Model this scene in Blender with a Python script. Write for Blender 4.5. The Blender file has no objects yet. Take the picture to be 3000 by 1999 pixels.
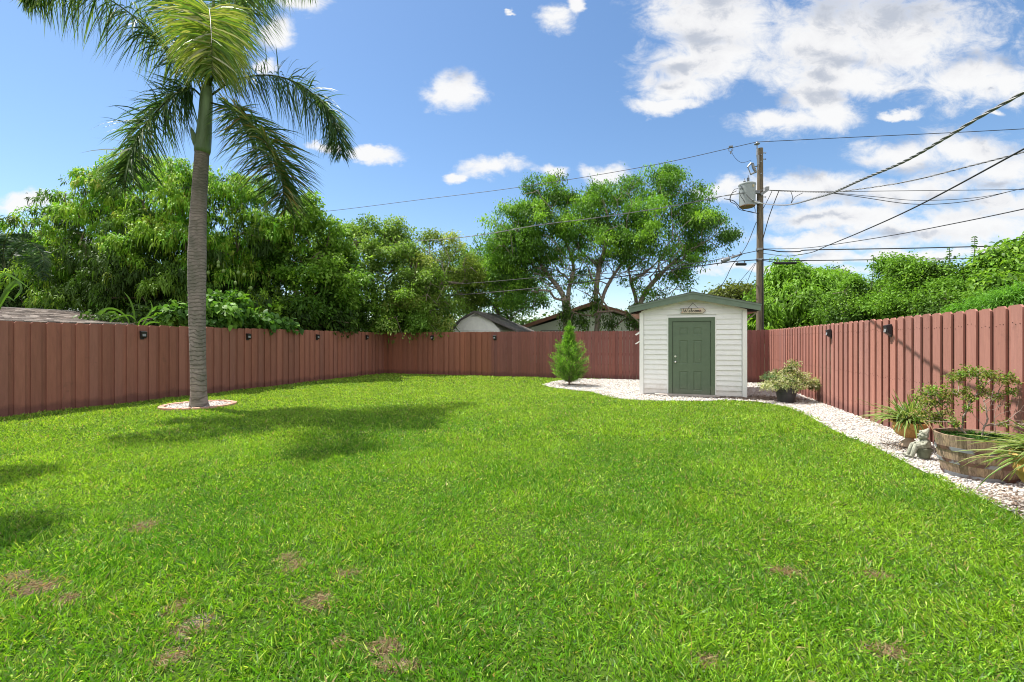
import bpy, math, random
import numpy as np
from mathutils import Vector, Matrix

random.seed(7)
RNG = np.random.default_rng(11)
SC = bpy.context.scene
COL = SC.collection

# ------------------------------------------------------------------ camera frame
FPX, CH = 1333.0, 1.45            # focal length in photo pixels, camera height
YAW = math.radians(18.46)
SY, CY = math.sin(YAW), math.cos(YAW)
R_ = np.array([CY, SY, 0.0]); F_ = np.array([-SY, CY, 0.0])

def dp(px, py, d):
    """survey point: photo bearing + measured distance -> world"""
    k = (px - 1500) / FPX; v = (1000 - py) / FPX
    p = (R_ * k + F_) * d
    return np.array([p[0], p[1], CH + v * d])
def gp(px, py, z=0.0):
    return dp(px, py, FPX * (CH - z) / (py - 1000))
def yp(px, py, Y):
    k = (px - 1500) / FPX
    return dp(px, py, Y / (SY * k + CY))
def xp(px, py, X):
    k = (px - 1500) / FPX
    return dp(px, py, X / (CY * k - SY))

# ------------------------------------------------------------------ materials
def new_mat(name):
    m = bpy.data.materials.new(name); m.use_nodes = True
    nt = m.node_tree; b = nt.nodes['Principled BSDF']
    return m, nt, b
def N(nt, t, **kw):
    n = nt.nodes.new(t)
    for k, v in kw.items():
        if k == 'inp':
            for a, c in v.items(): n.inputs[a].default_value = c
        else: setattr(n, k, v)
    return n
def ramp(nt, stops):
    n = nt.nodes.new('ShaderNodeValToRGB')
    e = n.color_ramp.elements
    while len(e) < len(stops): e.new(0.5)
    for i, (p, c) in enumerate(stops):
        e[i].position = p; e[i].color = (c[0], c[1], c[2], 1)
    return n
def simple(name, col, rough=.6, metal=0, var=.12, scale=8, bump=0.0, spec=.4, stretch=(1,1,1)):
    m, nt, b = new_mat(name); L = nt.links
    tc = N(nt, 'ShaderNodeTexCoord'); mp = N(nt, 'ShaderNodeMapping')
    mp.inputs['Scale'].default_value = stretch
    L.new(tc.outputs['Object'], mp.inputs[0])
    no = N(nt, 'ShaderNodeTexNoise', inp={'Scale': scale, 'Detail': 6.0, 'Roughness': .65})
    L.new(mp.outputs[0], no.inputs['Vector'])
    lo = [c * (1 - var) for c in col]; hi = [min(1, c * (1 + var)) for c in col]
    r = ramp(nt, [(.3, lo), (.7, hi)])
    L.new(no.outputs['Fac'], r.inputs[0]); L.new(r.outputs[0], b.inputs['Base Color'])
    b.inputs['Roughness'].default_value = rough; b.inputs['Metallic'].default_value = metal
    b.inputs['Specular IOR Level'].default_value = spec
    if bump:
        bp = N(nt, 'ShaderNodeBump', inp={'Strength': bump, 'Distance': .02})
        L.new(no.outputs['Fac'], bp.inputs['Height']); L.new(bp.outputs[0], b.inputs['Normal'])
    return m
def leaf_mat(name, trans=.4, rough=.45, spec=.35, tint=(1.12, 1.18, .55)):
    m, nt, b = new_mat(name); L = nt.links
    at = N(nt, 'ShaderNodeAttribute', attribute_name='Col')
    L.new(at.outputs['Color'], b.inputs['Base Color'])
    b.inputs['Roughness'].default_value = rough
    b.inputs['Specular IOR Level'].default_value = spec
    tr = N(nt, 'ShaderNodeBsdfTranslucent')
    mu = N(nt, 'ShaderNodeMix', data_type='RGBA', blend_type='MULTIPLY')
    mu.inputs[0].default_value = 1; mu.inputs[7].default_value = (*tint, 1)
    L.new(at.outputs['Color'], mu.inputs[6]); L.new(mu.outputs[2], tr.inputs[0])
    mx = N(nt, 'ShaderNodeMixShader'); mx.inputs[0].default_value = trans
    L.new(b.outputs[0], mx.inputs[1]); L.new(tr.outputs[0], mx.inputs[2])
    L.new(mx.outputs[0], nt.nodes['Material Output'].inputs[0])
    return m
def attr_mat(name, rough=.7, spec=.3, noise=.25, scale=30, stretch=(1,1,1), bump=0.0):
    m, nt, b = new_mat(name); L = nt.links
    at = N(nt, 'ShaderNodeAttribute', attribute_name='Col')
    tc = N(nt, 'ShaderNodeTexCoord'); mp = N(nt, 'ShaderNodeMapping'); mp.inputs['Scale'].default_value = stretch
    L.new(tc.outputs['Object'], mp.inputs[0])
    no = N(nt, 'ShaderNodeTexNoise', inp={'Scale': scale, 'Detail': 7.0, 'Roughness': .7})
    L.new(mp.outputs[0], no.inputs['Vector'])
    mr = N(nt, 'ShaderNodeMapRange', inp={'From Min': .3, 'From Max': .7, 'To Min': 1 - noise, 'To Max': 1 + noise})
    L.new(no.outputs['Fac'], mr.inputs[0])
    mu = N(nt, 'ShaderNodeMix', data_type='RGBA', blend_type='MULTIPLY'); mu.inputs[0].default_value = 1
    L.new(at.outputs['Color'], mu.inputs[6]); L.new(mr.outputs[0], mu.inputs[7])
    L.new(mu.outputs[2], b.inputs['Base Color'])
    b.inputs['Roughness'].default_value = rough; b.inputs['Specular IOR Level'].default_value = spec
    if bump:
        bp = N(nt, 'ShaderNodeBump', inp={'Strength': bump, 'Distance': .01})
        L.new(no.outputs['Fac'], bp.inputs['Height']); L.new(bp.outputs[0], b.inputs['Normal'])
    return m

M = {}
M['leaf'] = leaf_mat('foliage', trans=.42, rough=.5, spec=.22)
M['gloss'] = leaf_mat('glossy_foliage', trans=.38, rough=.52, spec=.18)
M['grass'] = leaf_mat('grass_blade', trans=.45, rough=.48, spec=.22, tint=(1.2, 1.15, .45))
M['palm'] = leaf_mat('palm_leaflet', trans=.42, rough=.46, spec=.3)
M['bark'] = simple('bark', (.17, .125, .095), .9, var=.35, scale=14, bump=.4)
M['palebark'] = simple('pale_bark', (.26, .21, .17), .85, var=.3, scale=10, bump=.3)
M['stem'] = simple('green_stem', (.12, .16, .05), .6)
M['twig'] = simple('grey_twig', (.30, .24, .20), .85, var=.25, scale=30)
M['white'] = simple('white_paint', (.80, .80, .79), .55, var=.03, scale=5)
M['trim'] = simple('white_trim', (.82, .82, .80), .5, var=.03, scale=3)
M['green'] = simple('green_paint', (.105, .15, .095), .5, var=.07, scale=7)
M['fascia'] = simple('fascia_green', (.13, .18, .13), .5, var=.1, scale=7)
M['soffit'] = simple('soffit_wood', (.30, .16, .12), .8, var=.2, scale=12)
M['shingle'] = simple('shingle', (.09, .085, .08), .95, var=.3, scale=40, bump=.5)
M['black'] = simple('black_plastic', (.018, .018, .02), .45, var=.2)
M['glass'] = simple('lens', (.25, .25, .26), .15, var=.05)
M['cable'] = simple('black_cable', (.03, .03, .033), .6, var=.1)
M['alu'] = simple('weathered_aluminium', (.20, .20, .20), .5, metal=.3, var=.2, scale=60)
M['steel'] = simple('galvanised_steel', (.24, .25, .26), .45, metal=.5, var=.15, scale=20)
M['chrome'] = simple('satin_nickel', (.7, .69, .66), .25, metal=.9, var=.05)
M['porcelain'] = simple('grey_porcelain', (.22, .23, .25), .3, var=.1)
M['soil'] = simple('soil', (.07, .05, .035), .95, var=.4, scale=40, bump=.6)
M['mulch'] = simple('mulch', (.15, .11, .085), .95, var=.45, scale=60, bump=.8)
M['stucco'] = simple('grey_green_stucco', (.74, .76, .70), .9, var=.05, scale=20)
M['barn'] = simple('cream_barn_paint', (.80, .81, .75), .8, var=.06, scale=6)
M['redwood'] = simple('red_brown_fascia', (.28, .13, .10), .7, var=.15)
M['beige'] = simple('beige_fascia', (.24, .19, .13), .7, var=.12)
M['concrete'] = simple('mossy_concrete', (.30, .30, .24), .95, var=.5, scale=26, bump=.35)
M['darkcon'] = simple('dark_mossy_concrete', (.15, .16, .11), .95, var=.3, scale=22, bump=.35)
M['slate'] = simple('rusty_hoop', (.10, .095, .10), .6, metal=.35, var=.5, scale=9)
M['stone'] = attr_mat('pebble', rough=.75, noise=.12, scale=40)
M['brick'] = simple('edging_brick', (.52, .30, .22), .9, var=.25, scale=12, bump=.3)
M['mangofruit'] = simple('mango_skin', (.16, .24, .06), .4)
M['pot'] = simple('black_pot', (.035, .035, .038), .5, var=.25, scale=9)
M['whitecable'] = simple('white_cable', (.75, .75, .73), .5)

# ------------------------------------------------------------------ mesh helpers
def tag(o, label=None, cat=None, group=None, kind=None):
    if label: o['label'] = label
    if cat: o['category'] = cat
    if group: o['group'] = group
    if kind: o['kind'] = kind
    return o
def empty(name, loc, label, cat, group=None, rz=0):
    o = bpy.data.objects.new(name, None); COL.objects.link(o)
    o.location = Vector(loc); o.rotation_euler = (0, 0, rz); o.empty_display_size = .1
    return tag(o, label, cat, group)
def link(name, me, mat, parent=None, smooth=False):
    if mat is not None: me.materials.append(mat)
    o = bpy.data.objects.new(name, me); COL.objects.link(o)
    if parent is not None:
        o.parent = parent
        o.matrix_parent_inverse = Matrix.Identity(4)
    if smooth: me.shade_smooth()
    return o
def np_mesh(name, V, tot, loops, cols=None):
    """V (n,3), tot loop totals, loops flat vertex indices, cols (n,3) per vertex"""
    me = bpy.data.meshes.new(name)
    V = np.ascontiguousarray(V, dtype=np.float32)
    me.vertices.add(len(V)); me.vertices.foreach_set('co', V.ravel())
    loops = np.asarray(loops, dtype=np.int32).ravel(); tot = np.asarray(tot, dtype=np.int32)
    me.loops.add(len(loops)); me.loops.foreach_set('vertex_index', loops)
    st = np.zeros(len(tot), dtype=np.int32); st[1:] = np.cumsum(tot)[:-1]
    me.polygons.add(len(tot)); me.polygons.foreach_set('loop_start', st); me.polygons.foreach_set('loop_total', tot)
    me.update(calc_edges=True)
    if cols is not None:
        a = me.color_attributes.new('Col', 'FLOAT_COLOR', 'POINT')
        c = np.ones((len(V), 4), dtype=np.float32); c[:, :3] = cols
        a.data.foreach_set('color', c.ravel())
    return me
def unit(a):
    return a / np.maximum(np.linalg.norm(a, axis=-1, keepdims=True), 1e-9)

class MB:
    """collects solids; one MB becomes one mesh object"""
    def __init__(s): s.v = []; s.f = []; s.c = []; s.col = None
    def add(s, vs, fs):
        b = len(s.v); s.v += [tuple(map(float, v)) for v in vs]
        s.f += [tuple(b + i for i in f) for f in fs]
        s.c += [s.col or (1, 1, 1)] * len(vs)
        return s
    def box(s, c, d, rz=0, ry=0, rx=0, bev=0):
        m = Matrix.Rotation(rz, 3, 'Z') @ Matrix.Rotation(ry, 3, 'Y') @ Matrix.Rotation(rx, 3, 'X')
        hx, hy, hz = d[0]/2, d[1]/2, d[2]/2
        vs = [m @ Vector((x, y, z)) + Vector(c) for z in (-hz, hz) for x, y in ((-hx,-hy),(hx,-hy),(hx,hy),(-hx,hy))]
        return s.add(vs, [(3,2,1,0),(4,5,6,7),(0,1,5,4),(1,2,6,5),(2,3,7,6),(3,0,4,7)])
    def prism(s, pts, d):
        """pts: list of 3D points (planar, closed), extruded by vector d"""
        n = len(pts); d = np.array(d, float)
        vs = [np.array(p, float) for p in pts] + [np.array(p, float) + d for p in pts]
        fs = [tuple(range(n))[::-1], tuple(range(n, 2*n))] + [(i, (i+1) % n, n + (i+1) % n, n + i) for i in range(n)]
        return s.add(vs, fs)
    def tube(s, pts, rad, n=6, cap=True):
        pts = [Vector(p) for p in pts]
        if not hasattr(rad, '__len__'): rad = [rad] * len(pts)
        vs = []; prev = None
        for i, p in enumerate(pts):
            t = (pts[min(i+1, len(pts)-1)] - pts[max(i-1, 0)]).normalized()
            if prev is None:
                a = Vector((0,0,1)) if abs(t.z) < .9 else Vector((1,0,0))
                u = t.cross(a).normalized()
            else:
                u = (prev - t * prev.dot(t)); u = u.normalized() if u.length > 1e-6 else t.orthogonal().normalized()
            prev = u; w = t.cross(u)
            for k in range(n):
                a = 2*math.pi*k/n
                vs.append(p + (u*math.cos(a) + w*math.sin(a)) * rad[i])
        fs = []
        for i in range(len(pts)-1):
            for k in range(n):
                fs.append((i*n+k, i*n+(k+1) % n, (i+1)*n+(k+1) % n, (i+1)*n+k))
        if cap: fs += [tuple(range(n))[::-1], tuple((len(pts)-1)*n+k for k in range(n))]
        return s.add(vs, fs)
    def lathe(s, prof, c=(0,0,0), n=24, flute=0, nf=0, axis=None):
        vs = []; fs = []
        for r, z in prof:
            for k in range(n):
                a = 2*math.pi*k/n
                rr = r * (1 + (flute if flute and (callable(flute) is False) else 0) * 0)
                if nf: rr = r * (1 - flute * (abs(math.cos(nf*a/2)) < .35) * (1 if .0 < r else 0))
                vs.append((c[0]+rr*math.cos(a), c[1]+rr*math.sin(a), c[2]+z))
        for i in range(len(prof)-1):
            for k in range(n):
                fs.append((i*n+k, i*n+(k+1) % n, (i+1)*n+(k+1) % n, (i+1)*n+k))
        fs += [tuple(range(n))[::-1], tuple((len(prof)-1)*n+k for k in range(n))]
        return s.add(vs, fs)
    def ball(s, c, r, n=12, m=8, rot=None):
        vs = []; fs = []
        rot = rot or Matrix.Identity(3)
        for i in range(m+1):
            th = math.pi*i/m
            for k in range(n):
                a = 2*math.pi*k/n
                p = rot @ Vector((r[0]*math.sin(th)*math.cos(a), r[1]*math.sin(th)*math.sin(a), r[2]*math.cos(th)))
                vs.append(p + Vector(c))
        for i in range(m):
            for k in range(n):
                fs.append((i*n+k, (i+1)*n+k, (i+1)*n+(k+1) % n, i*n+(k+1) % n))
        return s.add(vs, fs)
    def build(s, name, mat, parent=None, smooth=False, off=None, colors=False, angle=None):
        me = bpy.data.meshes.new(name)
        vs = s.v if off is None else [(v[0]-off[0], v[1]-off[1], v[2]-off[2]) for v in s.v]
        me.from_pydata(vs, [], s.f); me.validate(); me.update()
        if colors:
            a = me.color_attributes.new('Col', 'FLOAT_COLOR', 'POINT')
            a.data.foreach_set('color', np.array([(*c, 1) for c in s.c], dtype=np.float32).ravel())
        o = link(name, me, mat, parent, smooth)
        return o

def crv(pts, n=24):
    """Catmull-Rom through points"""
    P = [np.array(p, float) for p in pts]; P = [2*P[0]-P[1]] + P + [2*P[-1]-P[-2]]
    out = []; m = len(P)-3
    for i in range(n+1):
        t = i/n*m; k = min(int(t), m-1); u = t-k
        a, b, c, d = P[k:k+4]
        out.append(.5*((2*b)+(c-a)*u+(2*a-5*b+4*c-d)*u*u+(3*b-a-3*c+d)*u**3))
    return np.array(out)

def frustums(A, B, ra, rb, n=5):
    """many tapered sticks in one go"""
    A = np.asarray(A, float); B = np.asarray(B, float); m = len(A)
    t = unit(B - A); up = np.where(np.abs(t[:, 2:3]) < .9, np.array([[0, 0, 1.]]), np.array([[1., 0, 0]]))
    u = unit(np.cross(t, up)); w = np.cross(t, u)
    ang = 2*np.pi*np.arange(n)/n
    c = np.cos(ang)[None, :, None]; s = np.sin(ang)[None, :, None]
    ring = u[:, None]*c + w[:, None]*s
    V = np.concatenate([A[:, None] + ring*np.asarray(ra)[:, None, None], B[:, None] + ring*np.asarray(rb)[:, None, None]], 1)
    base = (np.arange(m)*2*n)[:, None, None]
    k = np.arange(n)
    q = np.stack([k, (k+1) % n, n+(k+1) % n, n+k], 1)[None]
    return V.reshape(-1, 3), np.full(m*n, 4), (base+q).reshape(-1)

def strips(P, D, Ln, W, up=None, bend=0.25, prof=(.35, 1.0, .75, 0), col=None, grav=None, shade=None):
    """leaf strips: P base, D direction, Ln length, W width. bend = droop as a fraction of the length.
    prof: relative half width at equally spaced stations; a last 0 gives a pointed tip"""
    n = len(P); D = unit(D)
    if up is None: up = RNG.normal(size=(n, 3))*.6 + np.array([0, 0, 1.])
    S = unit(np.cross(D, up))
    Ln = np.broadcast_to(Ln, (n,))[:, None]; W = np.broadcast_to(W, (n,))[:, None]
    g = np.array([0, 0, -1.]) if grav is None else grav
    bend = np.broadcast_to(bend, (n,))[:, None]
    K = len(prof); pts = []
    for i, h in enumerate(prof):
        t = i/(K-1)
        c = P + D*Ln*t*(1-.35*bend*t) + g*Ln*bend*t*t
        if h == 0 and i == K-1: pts.append(c)
        else: pts.append(c - S*W*h/2); pts.append(c + S*W*h/2)
    nv = len(pts); V = np.stack(pts, 1).reshape(-1, 3)
    faces = []; tot = []
    for i in range(K-1):
        a = 2*i
        if i == K-2 and prof[-1] == 0: faces += [a, a+1, a+2]; tot.append(3)
        else: faces += [a, a+1, a+3, a+2]; tot.append(4)
    loops = (np.arange(n)*nv)[:, None] + np.array(faces)[None]
    cols = None
    if col is not None:
        cols = np.repeat(col, nv, axis=0)
        if shade is not None:   # pale edges/tips are part of the leaf's own colouring
            sh = np.tile(np.asarray(shade), n)[:, None]; cols = cols*sh
    return V, np.tile(tot, n), loops.reshape(-1), cols

def join(parts):
    V = []; T = []; Lp = []; C = []; b = 0
    for v, t, l, c in parts:
        V.append(v); T.append(t); Lp.append(l + b); b += len(v)
        if c is not None: C.append(c)
    return np.concatenate(V), np.concatenate(T), np.concatenate(Lp), (np.concatenate(C) if C else None)

def pick(pal, wts, n, jit=.12):
    pal = np.array(pal, float); wts = np.array(wts, float); wts /= wts.sum()
    c = pal[RNG.choice(len(pal), n, p=wts)]
    return c*RNG.uniform(1-jit, 1+jit, (n, 1))

def vnoise(x, y, s, seed):
    r = np.random.default_rng(seed); G = r.random((64, 64))
    u = x/s + 1000.3; v = y/s + 1000.7
    i = np.floor(u).astype(int); j = np.floor(v).astype(int); fu = u-i; fv = v-j
    fu = fu*fu*(3-2*fu); fv = fv*fv*(3-2*fv)
    g = lambda a, b: G[a % 64, b % 64]
    return (g(i, j)*(1-fu)+g(i+1, j)*fu)*(1-fv) + (g(i, j+1)*(1-fu)+g(i+1, j+1)*fu)*fv

# ------------------------------------------------------------------ world, sun, camera
SUN = np.array([-.46, .085, 1.0])     # towards the sun
sun_el = math.atan2(SUN[2], math.hypot(SUN[0], SUN[1]))
sun_az = math.atan2(SUN[0], SUN[1])

w = bpy.data.worlds.new('World'); SC.world = w; w.use_nodes = True
nt = w.node_tree; L = nt.links
for n in list(nt.nodes): nt.nodes.remove(n)
out = N(nt, 'ShaderNodeOutputWorld'); bg = N(nt, 'ShaderNodeBackground'); bg.inputs[1].default_value = .15
sky = N(nt, 'ShaderNodeTexSky', sky_type='NISHITA', sun_disc=False)
sky.sun_elevation = sun_el; sky.sun_rotation = sun_az; sky.air_density = 1.0; sky.dust_density = .35; sky.ozone_density = 1.6
SKYG = N(nt, 'ShaderNodeHueSaturation', inp={'Hue': .499, 'Saturation': 1.12, 'Value': .65})
L.new(sky.outputs[0], SKYG.inputs['Color'])
tc = N(nt, 'ShaderNodeTexCoord')
def vdot(vec):
    d = N(nt, 'ShaderNodeVectorMath', operation='DOT_PRODUCT'); d.inputs[1].default_value = vec
    L.new(tc.outputs['Generated'], d.inputs[0]); return d.outputs['Value']
def mth(op, a, b=None, c=None, clamp=False):
    n = N(nt, 'ShaderNodeMath', operation=op); n.use_clamp = clamp
    for i, x in enumerate((a, b, c)):
        if x is None: continue
        if isinstance(x, (int, float)): n.inputs[i].default_value = x
        else: L.new(x, n.inputs[i])
    return n.outputs[0]
# sky chart: tangent coordinates of the sky direction about the compass heading of the yard
fw = vdot(tuple(F_)); rt = vdot(tuple(R_)); upv = vdot((0, 0, 1))
fwc = mth('MAXIMUM', fw, .02)
U = mth('DIVIDE', rt, fwc); V = mth('DIVIDE', upv, fwc)
cx = N(nt, 'ShaderNodeCombineXYZ'); L.new(U, cx.inputs[0]); L.new(V, cx.inputs[1])
# warp for ragged cloud edges
mpw = N(nt, 'ShaderNodeMapping'); mpw.inputs['Scale'].default_value = (1, 1.5, 1); L.new(cx.outputs[0], mpw.inputs[0])
wn = N(nt, 'ShaderNodeTexNoise', inp={'Scale': 7.0, 'Detail': 5.0, 'Roughness': .6}); L.new(mpw.outputs[0], wn.inputs['Vector'])
wsub = N(nt, 'ShaderNodeVectorMath', operation='SUBTRACT'); wsub.inputs[1].default_value = (.5, .5, .5)
L.new(wn.outputs['Color'], wsub.inputs[0])
wsc = N(nt, 'ShaderNodeVectorMath', operation='SCALE'); wsc.inputs['Scale'].default_value = .09
L.new(wsub.outputs[0], wsc.inputs[0])
wad = N(nt, 'ShaderNodeVectorMath', operation='ADD'); L.new(cx.outputs[0], wad.inputs[0]); L.new(wsc.outputs[0], wad.inputs[1])
CL = [(2110,50,250,120),(2060,170,190,90),(2000,250,160,50),(1960,300,110,28),(2420,110,260,150),(2640,120,300,150),
      (2840,240,190,80),(2960,250,80,60),(2480,235,300,55),(2280,352,180,42),(2430,345,120,50),(2400,290,110,50),(1630,60,55,48),(1680,15,24,40),
      (1335,265,88,62),(870,-10,110,60),(812,112,58,58),(780,210,40,30),(1440,495,92,36),(1345,515,45,14),(1765,505,82,34),(1620,512,50,22),
      (1085,452,95,24),(950,428,60,14),(80,590,150,38),(200,620,80,20),(2650,465,150,60),(2850,440,200,70),(2960,490,150,90),
      (2360,560,260,55),(2620,570,260,50),(2130,560,120,34),(2500,640,330,44),(2800,660,330,60),(2920,600,160,40),(2400,700,260,26),
      (2650,740,400,26),(2300,790,300,18),(2060,640,60,30),(2640,330,55,14),(2900,330,40,14),(1500,30,18,6),(200,730,160,30),(110,700,90,22)]
def blobs(coord, off):
    acc = None
    for (px, py, rx, ry) in CL:
        u0 = (px-1500)/FPX; v0 = (1000-py)/FPX + off
        s = N(nt, 'ShaderNodeVectorMath', operation='SUBTRACT'); s.inputs[1].default_value = (u0, v0, 0); L.new(coord, s.inputs[0])
        m_ = N(nt, 'ShaderNodeVectorMath', operation='MULTIPLY'); m_.inputs[1].default_value = (FPX/rx, FPX/ry, 0); L.new(s.outputs[0], m_.inputs[0])
        l_ = N(nt, 'ShaderNodeVectorMath', operation='LENGTH'); L.new(m_.outputs[0], l_.inputs[0])
        v = mth('SUBTRACT', 1.22, l_.outputs['Value'])
        acc = v if acc is None else mth('SMOOTH_MAX', acc, v, .25)
    return acc
A1 = blobs(wad.outputs[0], 0.0)
A2 = blobs(wad.outputs[0], .045)
dn = N(nt, 'ShaderNodeTexNoise', inp={'Scale': 14.0, 'Detail': 12.0, 'Roughness': .68, 'Distortion': .4}); L.new(mpw.outputs[0], dn.inputs['Vector'])
dn2 = N(nt, 'ShaderNodeTexNoise', inp={'Scale': 5.0, 'Detail': 4.0}); L.new(mpw.outputs[0], dn2.inputs['Vector'])
nz = mth('ADD', mth('MULTIPLY', mth('SUBTRACT', dn.outputs['Fac'], .5), 1.75), mth('MULTIPLY', mth('SUBTRACT', dn2.outputs['Fac'], .5), 1.1))
dens = mth('ADD', A1, nz)
mr = N(nt, 'ShaderNodeMapRange', interpolation_type='SMOOTHSTEP', inp={'From Min': .0, 'From Max': .85}); L.new(dens, mr.inputs[0])
front = N(nt, 'ShaderNodeMapRange', inp={'From Min': .05, 'From Max': .2}); L.new(fw, front.inputs[0])
alpha = mth('MULTIPLY', mth('MULTIPLY', mr.outputs[0], front.outputs[0]), .97)
mr2 = N(nt, 'ShaderNodeMapRange', interpolation_type='SMOOTHSTEP', inp={'From Min': .35, 'From Max': 1.35}); L.new(mth('ADD', A2, mth('MULTIPLY', nz, .9)), mr2.inputs[0])
cc = ramp(nt, [(0, (3.5, 3.5, 3.5)), (.5, (3.2, 3.2, 3.25)), (1, (1.95, 2.1, 2.4))]); L.new(mr2.outputs[0], cc.inputs[0])
mxc = N(nt, 'ShaderNodeMix', data_type='RGBA'); L.new(alpha, mxc.inputs[0]); L.new(SKYG.outputs[0], mxc.inputs[6]); L.new(cc.outputs[0], mxc.inputs[7])
# unseen broken bright cumulus, added behind and above the yard to brighten shaded faces
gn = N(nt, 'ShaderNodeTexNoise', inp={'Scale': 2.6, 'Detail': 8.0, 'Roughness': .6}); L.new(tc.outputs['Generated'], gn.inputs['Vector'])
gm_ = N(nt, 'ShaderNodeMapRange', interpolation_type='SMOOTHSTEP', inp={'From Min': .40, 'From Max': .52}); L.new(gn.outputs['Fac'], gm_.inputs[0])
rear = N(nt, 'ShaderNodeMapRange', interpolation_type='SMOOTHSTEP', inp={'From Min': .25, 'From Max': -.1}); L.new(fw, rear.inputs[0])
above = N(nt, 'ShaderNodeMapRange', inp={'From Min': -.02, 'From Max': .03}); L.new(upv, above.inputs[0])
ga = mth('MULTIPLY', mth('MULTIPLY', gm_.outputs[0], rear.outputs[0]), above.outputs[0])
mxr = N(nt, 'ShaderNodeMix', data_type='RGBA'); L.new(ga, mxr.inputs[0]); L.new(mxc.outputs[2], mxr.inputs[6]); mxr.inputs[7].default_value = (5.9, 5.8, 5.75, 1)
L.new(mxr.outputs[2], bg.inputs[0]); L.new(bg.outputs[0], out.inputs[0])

sl = bpy.data.lights.new('sun', 'SUN'); sl.energy = 5.0; sl.angle = math.radians(.53); sl.color = (1, .95, .87)
so = bpy.data.objects.new('sun', sl); COL.objects.link(so)
so.rotation_euler = Vector(SUN).to_track_quat('Z', 'Y').to_euler(); so.location = (-20, 5, 40)

cam = bpy.data.cameras.new('camera'); co = bpy.data.objects.new('camera', cam); COL.objects.link(co); SC.camera = co
co.location = (0, 0, CH); co.rotation_euler = (math.pi/2, 0, YAW)
cam.sensor_width = 36; cam.lens = FPX*36/3000; cam.clip_end = 2000; cam.clip_start = .05
SC.view_settings.view_transform = 'Standard'; SC.view_settings.look = 'None'; SC.view_settings.exposure = .9; SC.view_settings.gamma = 1
SC.render.engine = 'CYCLES'
SC.cycles.max_bounces = 7; SC.cycles.diffuse_bounces = 3; SC.cycles.glossy_bounces = 2; SC.cycles.transmission_bounces = 4
SC.cycles.use_denoising = True; SC.cycles.filter_width = 1.05
try: SC.cycles.denoiser = 'OPENIMAGEDENOISE'
except Exception: pass

# ------------------------------------------------------------------ ground
XL, XR0, XR1, YB = -11.8, 3.38, 3.62, 17.35
def xr(y): return XR0 + (XR1-XR0)*(YB-y)/(YB-3.5)
EDGE = [(1588,1128),(1620,1137),(1680,1144),(1740,1151),(1770,1160),(1800,1167),(1860,1173),(1960,1176),(2060,1176),(2150,1174),(2210,1177),(2260,1184),(2310,1194),
        (2360,1216),(2410,1243),(2464,1272),(2559,1309),(2636,1347),(2719,1389),(2821,1437),(2942,1491),(3000,1517)]
edge_w = [gp(x, y, .02)[:2] for x, y in EDGE]
last = np.array(edge_w[-1]); prevp = np.array(edge_w[-3]); dirn = (last-prevp)/np.linalg.norm(last-prevp)
edge_w += [last + dirn*1.2, last + dirn*5]
edge_w = np.array(edge_w)
bed_back = [(xr(-3), -3), (xr(17.3), 17.3), (-1.6, 17.3), gp(1700, 1113)[:2], gp(1640, 1117)[:2]]
bed_poly = np.array([tuple(p) for p in edge_w] + [tuple(p) for p in bed_back])
def inside(x, y, poly):
    r = np.zeros(len(x), bool); n = len(poly)
    for i in range(n):
        x1, y1 = poly[i]; x2, y2 = poly[(i+1) % n]
        if y1 == y2: continue
        c = ((y1 > y) != (y2 > y)) & (x < (x2-x1)*(y-y1)/(y2-y1)+x1)
        r ^= c
    return r
BARE = [(560,1850,95,40),(520,1790,40,25),(930,1775,75,38),(860,1670,40,25),(1010,1690,45,20),(100,1725,110,30),(190,1765,60,22),(40,1700,60,25),(420,1545,60,18),
        (500,1940,60,30),(840,1640,30,14),(2600,1915,80,20),(1000,1890,20,18),(1120,1905,60,25),(2070,1945,36,20),(2300,1680,60,16),(2560,1690,60,14),(1180,1960,90,16)]
bare_w = []
for (px, py, rx, ry) in BARE:
    c = gp(px, py); d = FPX*CH/(py-1000)
    bare_w.append((c[0], c[1], .52*rx*d/FPX, .52*abs(np.linalg.norm(gp(px, py-ry)-gp(px, py+ry)))/2))
def bare(x, y):
    b = np.zeros(len(x))
    nz = vnoise(x, y, .09, 5) + .6*vnoise(x, y, .04, 6)
    for cx_, cy_, rx, ry in bare_w:
        dx, dy = x-cx_, y-cy_
        a = (dx*R_[0]+dy*R_[1])/rx; c = (dx*F_[0]+dy*F_[1])/ry
        b = np.maximum(b, np.clip(1.55-np.sqrt(a*a+c*c)-(nz-.8)*1.3, 0, 1))
    return b

def sheet(name, xs, ys, zf, colf, mat, mask=None):
    X, Y = np.meshgrid(xs, ys); x = X.ravel(); y = Y.ravel()
    V = np.stack([x, y, zf(x, y)], 1); nx, ny = len(xs), len(ys)
    i = np.arange(nx-1)[None] + (np.arange(ny-1)*nx)[:, None]; i = i.ravel()
    if mask is not None:
        cxm = (x[i]+x[i+1])/2; cym = (y[i]+y[i+nx])/2; i = i[mask(cxm, cym)]
    q = np.stack([i, i+1, i+nx+1, i+nx], 1)
    me = np_mesh(name, V, np.full(len(i), 4), q, colf(x, y))
    return link(name, me, mat)

g = MB(); g.add([(-400,-400,-.03),(400,-400,-.03),(400,400,-.03),(-400,400,-.03)], [(0,1,2,3)])
tag(g.build('ground', simple('far_ground', (.06, .075, .03), .95, var=.3, scale=.4)), kind='structure')

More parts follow.
